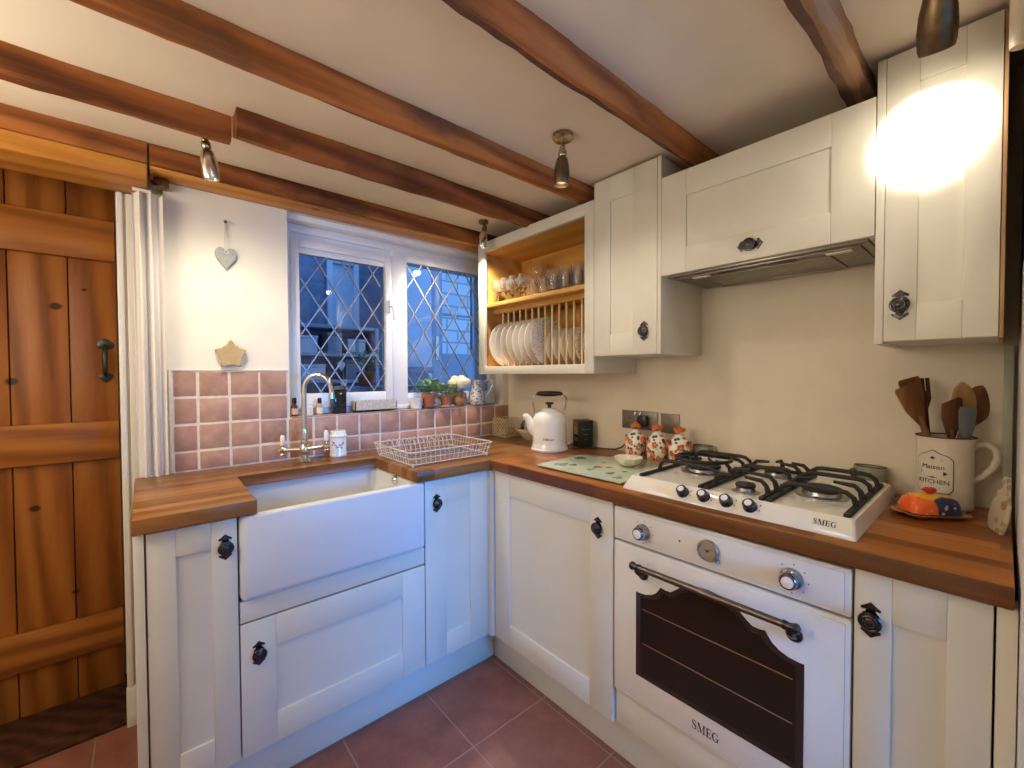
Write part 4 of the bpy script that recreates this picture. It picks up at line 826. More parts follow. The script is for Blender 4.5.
# floral jars
fl = floral('floral_jar_glaze', s1=34, lo=0.40, s2=48, c1=(0.70, 0.10, 0.015), c2=(0.88, 0.34, 0.10))
M['petal'] = plain('orange_petal_glaze', (0.78, 0.20, 0.04), 0.2, var=0.35, scale=60); M['tealglaze'] = plain('dark_teal_glaze', (0.05, 0.09, 0.10), 0.2, var=0.3)
for i, (x, y, lab) in enumerate(((1.615, 1.045, 'orange floral ceramic jar in front of the socket, nearest the kettle'), (1.613, 0.940, 'orange floral ceramic jar in the middle of the three jars'), (1.612, 0.843, 'orange floral ceramic jar beside the back corner of the hob'))):
    t = thing('floral_jar', lab, 'jar', (x, y, ZW), 'floral jars by the hob'); G = at(x, y, ZW, 0.3*i)
    b = MB(); n = 32; rings = []
    for r, z, q in ((0.036, 0, 1), (0.040, 0.004, 1), (0.041, 0.05, 1), (0.040, 0.075, 1), (0.035, 0.092, 0.6), (0.027, 0.103, 0), (0.022, 0.107, 0), (0.001, 0.108, 0)):
        rings.append([(r*(1+0.10*q*abs(math.sin(2*a))**2*0.8-0.0)*math.cos(a), r*(1+0.10*q*abs(math.sin(2*a))**2*0.8)*math.sin(a), z) for a in [2*PI*k/n for k in range(n)]])
    b.loft(rings, F=G)
    b.build('body', fl, t, smooth=60)
    b = MB(); r_ = random.Random(i)
    for a, z in ((0.2, 0.045), (1.3, 0.07), (2.3, 0.045), (3.1, 0.07), (4.0, 0.047), (4.6, 0.078), (5.2, 0.05), (5.8, 0.072)):
        for k in range(5):
            q = 2*PI*k/5; b.ball((0.041*math.cos(a)-0.008*math.sin(a)*math.cos(q), 0.041*math.sin(a)+0.008*math.cos(a)*math.cos(q), z+0.008*math.sin(q)), 0.0068, G, seg=8, sc=(0.8, 0.8, 1))
    b.build('relief_flower', M['petal'], t, smooth=60)
    for k in range(3):
        a = 4.0+k*2.1; b = MB(); b.ball((0.037*math.cos(a), 0.037*math.sin(a), 0.086), 0.010, G, seg=8, sc=(0.7, 0.7, 1.2)); b.build('relief_leaf', M['tealglaze'], t, smooth=60)
    b = MB(); b.lathe([(0.020, 0.107), (0.021, 0.112), (0.014, 0.118), (0.008, 0.122), (0.001, 0.122)], 20, G); ld = b.build('lid', M['ceramic'], t)
    b = MB()
    for k in range(6):
        q = 2*PI*k/6+0.3; b.ball((0.013*math.cos(q), 0.013*math.sin(q), 0.136+0.004*math.sin(2*q)), 0.0115, G, seg=8, sc=(1, 1, 0.85))
    b.ball((0, 0, 0.143), 0.010, G, seg=8); b.build('lid_flower', M['petal'], ld, smooth=60)
# glass worktop saver
t = thing('worktop_saver', 'pale green glass worktop saver printed with leaves and birds, left of the hob', 'chopping board', (1.33, 1.0, ZW))
b = MB(); b.prism([(1.152, 1.186), (1.445, 1.205), (1.565, 0.905), (1.545, 0.80), (1.160, 0.806)], 0.9095, 0.9145, bev=0.0012); b.build('glass_sheet', plain('pale_green_glass', (0.47, 0.55, 0.43), 0.12, var=0.10, scale=18), t)
pr = [plain('print_brown', (0.20, 0.13, 0.07), 0.15, var=0.3, scale=60), plain('print_teal', (0.22, 0.32, 0.24), 0.15, var=0.3, scale=60), plain('print_dark', (0.10, 0.11, 0.09), 0.15, var=0.3)]
rz = random.Random(5)
for i, (x, y, s_, mi) in enumerate(((1.225, 1.12, 0.036, 1), (1.25, 1.085, 0.022, 0), (1.375, 1.155, 0.034, 2), (1.29, 1.00, 0.026, 0), (1.315, 0.965, 0.020, 0), (1.235, 0.99, 0.02, 1), (1.24, 0.905, 0.022, 0), (1.21, 0.85, 0.026, 1), (1.37, 1.03, 0.018, 0), (1.44, 1.0, 0.02, 1), (1.30, 0.885, 0.014, 0))):
    b = MB(); pts = []
    for k in range(12):
        a = 2*PI*k/12; r = s_*(0.55+0.45*abs(math.cos(a*1.5+i)))*rz.uniform(0.8, 1.1); pts.append((x+r*math.cos(a+i), y+0.75*r*math.sin(a+i)))
    b.prism(pts, 0.9146, 0.9150); b.build('printed_leaf', pr[mi], t, smooth=0)
b = MB()
for p in ((1.19, 1.15), (1.42, 1.17), (1.50, 0.86), (1.19, 0.84)): b.lathe([(0.008, 0), (0.008, 0.0038)], 12, at(p[0], p[1], 0.9056))
b.build('rubber_feet', M['black'], t)
# little scalloped dish
t = thing('scalloped_dish', 'small cream scalloped dish on the green glass worktop saver', 'dish', (1.392, 0.932, 0.9152))
b = MB(); n = 36
def scr(r, z): return [((r*(1+0.05*math.cos(9*a)*min(1, r/0.04)))*math.cos(a)*1.0, (r*(1+0.05*math.cos(9*a)*min(1, r/0.04)))*math.sin(a), z) for a in [2*PI*k/n for k in range(n)]]
b.loft([scr(0.022, 0), scr(0.026, 0.002), scr(0.042, 0.016), scr(0.052, 0.032), scr(0.0535, 0.0335), scr(0.050, 0.033), scr(0.040, 0.018), scr(0.024, 0.006), scr(0.002, 0.005)], True, True, at(1.392, 0.932, 0.9155)); 
b.build('bowl', plain('speckled_cream_glaze', (0.80, 0.74, 0.62), 0.2, var=0.12, scale=90), t, smooth=60)
# ------------------------------------------------------------------ utensil jug
jx, jy = 1.632, 0.100
t = thing('utensil_jug', 'tall cream enamel jug with a KITCHEN label holding wooden spoons', 'jug', (jx, jy, ZW))
b = MB(); J = at(jx, jy, ZW)
b.lathe([(0.053, 0), (0.056, 0.003), (0.056, 0.012), (0.0545, 0.02), (0.0545, 0.09), (0.0545, 0.16), (0.0565, 0.183), (0.0585, 0.190), (0.057, 0.1895), (0.052, 0.165), (0.051, 0.02), (0.001, 0.012)], 44, J, c1=False); b.build('body', plain('cream_jug_enamel', (0.74, 0.66, 0.53), 0.35, var=0.03), t, smooth=50)
b = MB(); b.tube([(jx+0.0578*math.cos(a), jy+0.0578*math.sin(a), ZW+0.1895) for a in [2*PI*k/36 for k in range(36)]], 0.002, 6, closed=True); b.build('rim', M['bronze'], t)
hv = Vector((0.72, -0.69, 0)).normalized()
def hj(d, z): return (jx+hv.x*d, jy+hv.y*d, ZW+z)
b = MB(); hv2 = Vector((0.28, -0.96, 0)).normalized(); hv = hv2
b.tube([hj(0.050, 0.160), hj(0.062, 0.171), hj(0.078, 0.173), hj(0.092, 0.160), hj(0.097, 0.138), hj(0.089, 0.112), hj(0.072, 0.090), hj(0.051, 0.072)], [0.007, 0.0075, 0.0075, 0.0075, 0.0075, 0.0075, 0.007, 0.007], 12, flat=0.75); b.build('handle', plain('cream_handle_enamel', (0.76, 0.68, 0.55), 0.3, var=0.02), t, smooth=60)
aj = math.atan2(-jy, -jx) - 0.42
LW = wrap(jx, jy, ZW+0.098, 0.0550, aj)
def lab(pts, d, nm, mat, step=0.004):
    b = MB(); xs_ = sorted({p[0] for p in pts}); lo, hi = xs_[0], xs_[-1]; n = 20
    def edge(x, top):
        ys = []
        for (ax, ay), (bx, by) in zip(pts, pts[1:]+pts[:1]):
            if min(ax, bx) <= x <= max(ax, bx) and ax != bx: ys.append(ay+(by-ay)*(x-ax)/(bx-ax))
        return max(ys) if top else min(ys)
    V = []; Fc = []
    for k in range(n+1):
        x = lo+(hi-lo)*k/n; V += [LW((x, edge(x, False), d)), LW((x, edge(x, True), d)), LW((x, edge(x, False), -0.001)), LW((x, edge(x, True), -0.001))]
    for k in range(n):
        a = 4*k; c = a+4; Fc += [(a, c, c+1, a+1), (a+1, c+1, c+3, a+3), (a, a+2, c+2, c)]
    b.add(V, Fc); return b.build(nm, mat, t, smooth=40)
oc = [(-0.040, -0.045), (-0.032, -0.056), (0.032, -0.056), (0.040, -0.045), (0.040, 0.032), (0.030, 0.044), (0.016, 0.048), (0.0, 0.058), (-0.016, 0.048), (-0.030, 0.044), (-0.040, 0.032)]
lab([(x*1.0, y) for x, y in oc], 0.0008, 'label_border', M['print']); lab([(x*0.955, y*0.97) for x, y in oc], 0.0013, 'label', plain('label_cream', (0.72, 0.65, 0.54), 0.5))
b = MB(); Lf = lambda p: LW((p[0], p[1], p[2]+0.0016))
textmesh(b, 'Maison', 0.0165, lambda p: Lf((p[0]+0.15*p[1], p[1]+0.012, p[2]))); textmesh(b, 'KITCHEN', 0.0155, lambda p: Lf((p[0], p[1]-0.027, p[2])))
b.prism([(-0.028, -0.008), (0.022, -0.008), (0.029, -0.003), (0.022, 0.002), (-0.028, 0.002), (-0.024, -0.003)], 0, 0.0003, Lf)
b.prism([(-0.018, 0.030), (0.018, 0.030), (0.018, 0.0315), (-0.018, 0.0315)], 0, 0.0003, Lf); b.prism([(-0.006, 0.036), (0, 0.041), (0.006, 0.036), (0, 0.033)], 0, 0.0003, Lf); b.prism([(-0.016, -0.042), (0.016, -0.042), (0.016, -0.0405), (-0.016, -0.0405)], 0, 0.0003, Lf); b.prism([(-0.012, -0.0155), (0, -0.013), (0.012, -0.0155), (0, -0.0165)], 0, 0.0003, Lf)
b.build('lettering', M['print'], t, smooth=0)
# utensils standing in the jug
hdv = Vector((-0.70, -0.71)); sdv = Vector((0.66, -0.75))        # towards the camera / to its right
def utensil(name, label, mat, base, top, head, w, l, thick=0.006, twist=0.0, kind='spoon', cat='spoon'):
    P0, P1 = Vector(base), Vector(top); d = (P1-P0).normalized(); s = Vector((sdv.x, sdv.y, 0)); s = (s-d*s.dot(d)).normalized(); nrm_ = d.cross(s)
    s, nrm_ = s*math.cos(twist)+nrm_*math.sin(twist), nrm_*math.cos(twist)-s*math.sin(twist)
    L = (P1-P0).length; b = MB()
    F = lambda p: tuple(P0 + s*p[0] + d*p[1] + nrm_*p[2])
    b.tube([F((0, 0, 0)), F((0, L-l*0.8, 0))], [0.006, 0.0065], 10)
    if kind == 'spoon':
        rings = []
        for k in range(11):
            q = k/10; a = math.sin(PI*q)**0.55 if 0 < q < 1 else 0.05
            a = max(a*(0.72+0.30*q), 0.16 if q < 0.5 else 0.12); y = L-l+l*q
            rings.append([(w/2*a*math.cos(t_), y, thick*0.9*a**0.5*math.sin(t_)-0.004*math.sin(PI*q)) for t_ in [2*PI*i/14 for i in range(14)]])
        b.loft(rings, F=F)
    elif kind == 'spatula':
        b.prism([(-0.007, L-l*1.05), (0.007, L-l*1.05), (w*0.42, L-l*0.62), (w*0.5, L-0.008), (w*0.42, L), (-w*0.42, L), (-w*0.5, L-0.008), (-w*0.42, L-l*0.62)], -thick/2, thick/2, F, bev=0.002)
    elif kind == 'slant':
        b.prism([(-0.008, L-l*1.05), (0.008, L-l*1.05), (w*0.5, L-l*0.5), (w*0.48, L), (w*0.30, L+0.004), (-w*0.5, L-l*0.12), (-w*0.5, L-l*0.5)], -thick/2, thick/2, F, bev=0.002)
    elif kind == 'fork':
        for q in (-1, 0, 1): b.box((q*w*0.36-w*0.11, L-l*0.45, -thick/2), (q*w*0.36+w*0.11, L, thick/2), 0.0015, F)
        b.prism([(-0.006, L-l*1.05), (0.006, L-l*1.05), (w*0.48, L-l*0.7), (w*0.48, L-l*0.42), (-w*0.48, L-l*0.42), (-w*0.48, L-l*0.7)], -thick/2, thick/2, F, bev=0.0015)
    return tag(b.build(name, mat, loc=base, smooth=45), label, cat)
def jp(r, f, z): # r to the right as seen, f towards the viewer
    return (jx+sdv.x*r+hdv.x*f, jy+sdv.y*r+hdv.y*f, ZW+z)
utensil('wooden_spatula', 'brown wooden spatula leaning far to the left in the jug', M['spoon'], jp(0.026, 0.006, 0.026), jp(-0.106, 0.006, 0.324), None, 0.058, 0.11, 0.006, 0.1, 'spatula', 'spatula')
utensil('wooden_spatula', 'brown wooden spatula behind the leftmost one, square ended', M['spoon'], jp(0.020, -0.026, 0.026), jp(-0.072, -0.026, 0.345), None, 0.056, 0.10, 0.006, 0.0, 'spatula', 'spatula')
utensil('wooden_fork', 'dark wooden fork with short prongs at the back of the jug', M['spoondark'], jp(0.004, -0.038, 0.026), jp(-0.022, -0.046, 0.345), None, 0.036, 0.085, 0.006, 0, 'fork', 'fork')
utensil('wooden_spatula', 'scorched dark slanted wooden spatula at the front of the jug', M['spoondark'], jp(-0.012, 0.030, 0.026), jp(-0.026, 0.048, 0.292), None, 0.050, 0.10, 0.006, 0.1, 'slant', 'spatula')
utensil('rubber_spatula', 'grey blue rubber spatula with rounded end at the front of the jug', M['silicone'], jp(0.010, 0.036, 0.026), jp(0.010, 0.046, 0.272), None, 0.042, 0.09, 0.008, 0, 'spatula', 'spatula')
utensil('wooden_spoon', 'pale wooden spoon with an oval bowl in the middle of the jug', M['spoonlight'], jp(0.030, 0.018, 0.026), jp(0.020, 0.020, 0.335), None, 0.068, 0.125, 0.007, 0, 'spoon')
utensil('wooden_spoon', 'brown wooden spoon with a round bowl leaning right in the jug', M['spoon'], jp(-0.022, -0.010, 0.026), jp(0.104, -0.010, 0.326), None, 0.084, 0.125, 0.007, -0.1, 'spoon')
# ------------------------------------------------------------------ butter dish
bx, by = 1.492, 0.118; bz_ = math.atan2(0.66, -0.75)
t = thing('butter_dish', 'hand-painted orange, yellow and blue lidded butter dish in front of the jug', 'butter dish', (bx, by, ZW))
G = at(bx, by, ZW, math.atan2(-0.78, 0.62)+0.08, 0.86)
b = MB(); b.loft([rrect(-0.066, 0.066, -0.042, 0.042, 0.02, 0), rrect(-0.078, 0.078, -0.052, 0.052, 0.022, 0.010), rrect(-0.081, 0.081, -0.055, 0.055, 0.022, 0.013), rrect(-0.078, 0.078, -0.052, 0.052, 0.022, 0.014), rrect(-0.064, 0.064, -0.040, 0.040, 0.02, 0.007)], F=G)
for k in (1, -1): b.ball((k*0.082, 0.0, 0.013), 0.014, G, sc=(1, 1.3, 0.35))
b.build('tray', plain('butter_tray_glaze', (0.30, 0.13, 0.05), 0.15, var=0.3, scale=40), t, smooth=50)
def painted():
    m, nt, bs = nodes('hand_painted_glaze'); tc = nt.nodes.new('ShaderNodeTexCoord'); mp = nt.nodes.new('ShaderNodeMapping'); a = math.atan2(-0.78, 0.62)+0.08
    mp.inputs['Rotation'].default_value = (0, 0, -a); nt.links.new(tc.outputs['Object'], mp.inputs['Vector'])
    sp = nt.nodes.new('ShaderNodeSeparateXYZ'); nt.links.new(mp.outputs[0], sp.inputs[0])
    nz = noise(nt, coords(nt), 26, 2); ad = lambda o, k, s: (lambda n: (setattr(n, 'operation', 'MULTIPLY_ADD'), nt.links.new(nz, n.inputs[0]), n.inputs[1].__setattr__('default_value', k), nt.links.new(o, n.inputs[2]), n.outputs[0])[-1])(nt.nodes.new('ShaderNodeMath'))
    X = ad(sp.outputs['X'], 0.03, 0); Z = ad(sp.outputs['Z'], 0.02, 0)
    fx = nt.nodes.new('ShaderNodeMapRange'); fx.inputs[1].default_value = -0.07; fx.inputs[2].default_value = 0.09; nt.links.new(X, fx.inputs[0])
    fz = nt.nodes.new('ShaderNodeMapRange'); fz.inputs[1].default_value = 0.0; fz.inputs[2].default_value = 0.08; nt.links.new(Z, fz.inputs[0])
    side = ramp(nt, fx.outputs[0], [(0.0, (0.80, 0.11, 0.015)), (0.46, (0.82, 0.14, 0.02)), (0.49, (0.02, 0.035, 0.10)), (0.86, (0.025, 0.04, 0.12)), (0.90, (0.55, 0.05, 0.03)), (1.0, (0.10, 0.16, 0.03))])
    vo = nt.nodes.new('ShaderNodeTexVoronoi'); vo.inputs['Scale'].default_value = 60; nt.links.new(coords(nt), vo.inputs['Vector'])
    side = mix(nt, ramp(nt, vo.outputs['Distance'], [(0.18, (1, 1, 1)), (0.24, (0, 0, 0))]), side, (0.62, 0.45, 0.25))
    c = mix(nt, ramp(nt, fz.outputs[0], [(0.72, (0, 0, 0)), (0.76, (1, 1, 1))]), side, (0.80, 0.40, 0.02))
    nt.links.new(c, bs.inputs['Base Color']); bs.inputs['Roughness'].default_value = 0.12; return m
b = MB(); b.loft([rrect(-0.066, 0.066, -0.042, 0.042, 0.022, 0.0142), rrect(-0.064, 0.064, -0.041, 0.041, 0.022, 0.032), rrect(-0.058, 0.058, -0.037, 0.037, 0.024, 0.050), rrect(-0.045, 0.045, -0.028, 0.028, 0.022, 0.060), rrect(-0.022, 0.022, -0.014, 0.014, 0.012, 0.065)], F=G); ld = b.build('lid', painted(), t, smooth=70)
b = MB(); b.lathe([(0.008, 0.0645), (0.009, 0.068), (0.017, 0.072), (0.018, 0.078), (0.012, 0.083), (0.001, 0.083)], 20, G, sq=0.7); b.build('lid_knob', plain('red_glaze', (0.55, 0.035, 0.02), 0.12), ld)
# spoon rest leaning on the wall end
t = thing('spoon_rest', 'floral ceramic spoon rest leaning against the white wall end by the worktop edge', 'spoon rest', (1.45, -0.008, ZW))
b = MB(); lean = lambda p: (1.444-0.72*p[0]+0.16*p[1]-0.40*p[2], 0.004-0.34*p[0]-0.13*p[1]+0.90*p[2], ZW+p[1]*0.98+0.0008)
b.prism([(-0.030, 0.004), (0.030, 0.0), (0.040, 0.030), (0.038, 0.062), (0.022, 0.085), (0.014, 0.105), (0.013, 0.125), (-0.006, 0.128), (-0.012, 0.108), (-0.022, 0.085), (-0.036, 0.060), (-0.038, 0.028)], 0.0, 0.007, lean, bev=0.002)
b.build('plaque', floral('spoon_rest_glaze', (0.50, 0.42, 0.29), (0.34, 0.16, 0.08), (0.44, 0.28, 0.14), (0.34, 0.31, 0.18), (0.34, 0.28, 0.19), 34, 0.36, 50), t)
# ------------------------------------------------------------------ things in the corner: wire basket and bowl
t = thing('wire_basket', 'pale criss-cross wire basket in the corner under the plate rack', 'basket', (1.585, 1.895, ZW))
b = MB(); X0, X1, Y0_, Y1_, H = 1.545, 1.665, 1.845, 1.965, 0.105
cor = [(X0, Y0_), (X1, Y0_), (X1, Y1_), (X0, Y1_)]
for z in (0.003, H): b.tube([(p[0], p[1], ZW+z) for p in cor for _ in (0,)], 0.0028, 6, closed=True)
for (a, c) in zip(cor, cor[1:]+cor[:1]):
    a, c = Vector(a), Vector(c); L = (c-a).length; n = 5
    for k in range(-n, n+1):
        for sg in (1, -1):
            s0, s1 = k/n, k/n+1
            lo, hi = max(0, s0), min(1, s1)
            if hi-lo < 0.03: continue
            q0, q1 = (lo-s0), (hi-s0)
            z0, z1 = (q0*H, q1*H) if sg > 0 else (H-q0*H, H-q1*H)
            p0, p1 = a+(c-a)*lo, a+(c-a)*hi; b.tube([(p0.x, p0.y, ZW+0.002+z0), (p1.x, p1.y, ZW+0.002+z1)], 0.0017, 6)
b.build('wire_mesh', M['goldwire'], t)
M['egg'] = plain('brown_egg', (0.55, 0.33, 0.18), 0.5, var=0.1)
for i, (x, y, z) in enumerate(((1.582, 1.882, 0.027), (1.628, 1.885, 0.027), (1.584, 1.928, 0.027), (1.63, 1.932, 0.027))):
    b = MB(); b.ball((x, y, ZW+z), 0.0225, seg=14, sc=(0.95, 0.95, 1.1)); tag(b.build('egg', M['egg'], loc=(x, y, ZW+z), smooth=70), 'brown round thing lying inside the wire basket', 'egg', 'round things in the wire basket')
bx, by = 1.613, 1.705
t = thing('serving_bowl', 'wide cream bowl in the corner half hidden behind the kettle', 'bowl', (bx, by, ZW))
b = MB(); b.lathe([(0.034, 0), (0.036, 0.004), (0.050, 0.018), (0.069, 0.044), (0.075, 0.060), (0.0735, 0.062), (0.066, 0.046), (0.045, 0.018), (0.03, 0.008), (0.001, 0.007)], 40, at(bx, by, ZW), c1=False); b.build('bowl_body', plain('cream_bowl_glaze', (0.62, 0.53, 0.40), 0.2), t, smooth=60)
b = MB(); b.lathe([(0.0575, 0.040), (0.060, 0.058), (0.058, 0.082), (0.046, 0.104), (0.028, 0.115), (0.001, 0.118)], 32, at(bx, by, ZW), c0=False); b.build('glass_dome', M['thinglass'], t, smooth=60)
# ------------------------------------------------------------------ ceramic cup behind the sink
t = thing('ceramic_pot', 'small white lidded ceramic pot with a dark sprig, right of the tap', 'pot', (0.648, 1.935, ZW))
G = at(0.648, 1.935, ZW)
b = MB(); b.lathe([(0.034, 0), (0.036, 0.003), (0.036, 0.008), (0.0345, 0.012), (0.0345, 0.085), (0.037, 0.088), (0.037, 0.096), (0.035, 0.099), (0.033, 0.098), (0.033, 0.110), (0.031, 0.114), (0.001, 0.114)], 32, G); b.build('body', M['ceramic'], t)
b = MB(); Wc = wrap(0.648, 1.935, ZW+0.05, 0.0348, math.atan2(-1.935, -0.648))
b.tube([Wc(p) for p in ((-0.026, 0.018, 0), (-0.012, 0.004, 0), (0.002, -0.008, 0), (0.018, 0.004, 0), (0.028, 0.008, 0))], 0.0014, 5)
for p in ((-0.018, 0.014), (-0.006, -0.008), (0.006, 0.004), (0.014, -0.010), (0.022, 0.012), (-0.024, 0.004)): b.prism([(p[0]-0.005, p[1]), (p[0], p[1]+0.0028), (p[0]+0.005, p[1]), (p[0], p[1]-0.0028)], -0.0005, 0.0006, Wc)
b.build('sprig_motif', M['print'], t, smooth=0)
# ------------------------------------------------------------------ wire dish drainer
t = thing('dish_drainer', 'empty white wire dish drainer standing on the worktop right of the sink', 'dish rack', (0.96, 1.66, ZW))
def rp(f, x0, x1, y0, y1): return (x0+(x1-x0)*f[0], y0+(y1-y0)*f[1])
TX0, TX1, TY0, TY1, TZ = 0.760, 1.168, 1.475, 1.825, 0.966
BX0, BX1, BY0, BY1, BZ = 0.776, 1.156, 1.490, 1.812, 0.915
b = MB(); r_ = 0.0024
b.tube(rrect(TX0, TX1, TY0, TY1, 0.02, TZ, 4), 0.0026, 6, closed=True); b.tube(rrect(BX0, BX1, BY0, BY1, 0.02, BZ, 4), 0.002, 6, closed=True)
b.tube(rrect((TX0+BX0)/2, (TX1+BX1)/2, (TY0+BY0)/2, (TY1+BY1)/2, 0.02, (TZ+BZ)/2, 4), 0.0014, 6, closed=True)
for k in range(1, 18):
    f = k/18
    for g in (0, 1): 
        p, q = rp((f, g), TX0, TX1, TY0, TY1), rp((f, g), BX0, BX1, BY0, BY1); b.tube([(p[0], p[1], TZ), (q[0], q[1], BZ)], 0.0012, 5)
for k in range(1, 15):
    f = k/15
    for g in (0, 1):
        p, q = rp((g, f), TX0, TX1, TY0, TY1), rp((g, f), BX0, BX1, BY0, BY1); b.tube([(p[0], p[1], TZ), (q[0], q[1], BZ)], 0.0012, 5)
for x, y in ((BX0+0.01, BY0+0.01), (BX1-0.01, BY0+0.01), (BX0+0.01, BY1-0.01), (BX1-0.01, BY1-0.01)): b.lathe([(0.005, 0), (0.005, 0.010)], 10, at(x, y, 0.9056))
b.build('wire_frame', M['wire'], t)
b = MB()
for k in range(1, 24): x = BX0+(BX1-BX0)*k/24; b.tube([(x, BY0, BZ), (x, BY1, BZ)], 0.0012, 5)
for k in range(1, 6): y = BY0+(BY1-BY0)*k/6; b.tube([(BX0, y, BZ-0.002), (BX1, y, BZ-0.002)], 0.0014, 5)
b.build('wire_grid', M['greywire'], t)
b = MB()
for k in range(13):
    x = BX0+0.02+k*0.024; b.tube([(x, BY1-0.05, BZ), (x-0.004, BY1-0.05, BZ+0.04), (x-0.004, BY1-0.075, BZ+0.072), (x-0.004, BY1-0.115, BZ+0.072), (x-0.004, BY1-0.14, BZ+0.04), (x, BY1-0.14, BZ)], 0.0013, 5)
b.build('plate_holder', M['wire'], t)
# ------------------------------------------------------------------ window sill things
ZS = 1.0872
def foliage(b, n, rx, rz, ls, seed, c, F=ID, up=0.5):
    r = random.Random(seed)
    for k in range(n):
        a = r.uniform(0, 2*PI); q = math.sqrt(r.random()); h = r.random()
        base = Vector((c[0]+0.35*rx*q*math.cos(a), c[1]+0.35*rx*q*math.sin(a), c[2]+rz*h*0.75))
        out = Vector((math.cos(a), math.sin(a), up*(0.3+1.2*h))).normalized(); l = ls*r.uniform(0.7, 1.25)
        s = base + out*rx*q*0.75; side = out.cross(Vector((0, 0, 1))).normalized(); nn = side.cross(out).normalized(); w = l*0.30
        P = [s, s+out*l*0.4+side*w+nn*0.12*l, s+out*l*0.45-nn*0.04*l, s+out*l*0.4-side*w+nn*0.12*l, s+out*l-nn*0.15*l, s+out*l*0.75+side*w*0.65+nn*0.04*l, s+out*l*0.75-side*w*0.65+nn*0.04*l]
        b.add([F(tuple(p)) for p in P], [(0, 1, 2), (0, 2, 3), (1, 5, 4, 2), (2, 4, 6, 3)])
def pot(x, y, z, r, h, name, lab, leafm, seed, nl=70, fr=0.048, fh=0.055, saucer=None, sd=None):
    t = thing(name, lab, 'plant', (x, y, z)); G = at(x, y, z); z0 = 0.008 if saucer else 0
    if saucer:
        b = MB(); R = sd or r*1.35; b.lathe([(R*0.62, 0), (R*0.9, 0.004), (R, 0.009), (R*0.97, 0.010), (R*0.7, 0.006), (0.001, 0.006)], 28, G); b.build('saucer', saucer, t)
    b = MB(); b.lathe([(r*0.70, z0), (r*0.72, z0+0.003), (r*0.88, h*0.68+z0), (r*1.0, h*0.68+z0), (r*1.0, h+z0), (r*0.92, h+z0), (r*0.84, h*0.8+z0), (0.001, h*0.80+z0)], 30, G); b.build('pot', M['terra'], t)
    b = MB(); b.lathe([(r*0.83, h*0.81+z0), (r*0.5, h*0.86+z0), (0.001, h*0.87+z0)], 18, G); b.build('soil', M['soil'], t)
    b = MB(); r2 = random.Random(seed+50)
    for k in range(9):
        a = r2.uniform(0, 2*PI); q = r2.uniform(0.2, 0.9); b.tube([(0, 0, h*0.84+z0), (0.2*fr*q*math.cos(a), 0.2*fr*q*math.sin(a), h+z0+fh*0.4), (0.7*fr*q*math.cos(a), 0.7*fr*q*math.sin(a), h+z0+fh*0.85)], 0.0013, 5, F=G)
    b.build('stems', M['stem'], t)
    b = MB(); foliage(b, nl, fr, fh, 0.026, seed, (0, 0, h+z0), G); b.build('foliage', leafm, t, smooth=0)
    return t
pot(1.156, 2.020, ZS, 0.039, 0.070, 'potted_plant', 'green leafy plant in a terracotta pot on a dark saucer, next to the mullion', M['leaf'], 1, 120, 0.049, 0.066, M['clay'], 0.046)
pot(1.262, 2.022, ZS, 0.034, 0.054, 'potted_plant', 'yellow-green leafy plant in a terracotta pot on a white saucer', M['leaf2'], 2, 100, 0.042, 0.058, M['ceramic'], 0.052)
t = thing('flower_jug', 'small brown pottery jug of cream roses on the window sill', 'vase', (1.352, 2.024, ZS)); G = at(1.352, 2.024, ZS)
b = MB(); b.lathe([(0.024, 0), (0.027, 0.004), (0.034, 0.025), (0.032, 0.045), (0.024, 0.065), (0.023, 0.076), (0.027, 0.086), (0.025, 0.086), (0.020, 0.07), (0.001, 0.05)], 30, G, c1=False); b.build('body', M['potterybrown'], t, smooth=60)
b = MB(); b.tube([(1.375, 2.022, ZS+0.075), (1.392, 2.02, ZS+0.072), (1.397, 2.02, ZS+0.05), (1.385, 2.021, ZS+0.03)], 0.0045, 8); b.build('handle', M['potterybrown'], t)
b = MB()
for dx, dz in ((-0.045, 0.105), (0.0, 0.10), (0.03, 0.115), (0.055, 0.10)): b.tube([(1.352, 2.024, ZS+0.06), (1.352+dx*0.5, 2.020, ZS+0.09), (1.352+dx, 2.018, ZS+dz)], 0.0016, 5)
b.build('stems', M['stem'], t)
b = MB(); foliage(b, 26, 0.05, 0.03, 0.024, 9, (0, 0, 0.078), G); b.build('leaves', M['leaf'], t, smooth=0)
for i, (dx, dy, dz, s_) in enumerate(((-0.046, 0.0, 0.126, 0.031), (0.004, -0.024, 0.126, 0.040), (0.048, -0.004, 0.132, 0.031), (-0.018, 0.012, 0.148, 0.030), (0.028, 0.014, 0.150, 0.030))):
    b = MB(); c0 = (1.352+dx, 2.024+dy, ZS+dz); r = random.Random(i)
    b.ball((c0[0], c0[1], c0[2]+0.1*s_), s_*0.78, seg=14)
    for layer, (n_, rr_, wd, tl) in enumerate(((4, 0.55, 0.75, 0.9), (5, 0.78, 0.85, 0.65), (6, 1.0, 0.85, 0.35))):
        for k in range(n_):
            a = 2*PI*k/n_+layer*0.6+i; V = []
            for u in range(5):
                for v in range(4):
                    aa = a+(u/4-0.5)*2*wd*1.2; ph = -0.9+(v/3)*(1.1+tl); R = s_*rr_*(0.72+0.22*v/3+(0.06 if u in (0, 4) else 0))
                    V.append((c0[0]+R*math.cos(aa)*math.cos(ph*0.8), c0[1]+R*math.sin(aa)*math.cos(ph*0.8), c0[2]+R*math.sin(ph)))
            b.add(V, [(u*4+v, (u+1)*4+v, (u+1)*4+v+1, u*4+v+1) for u in range(4) for v in range(3)])
    b.build('rose', M['rose'], t, smooth=60)
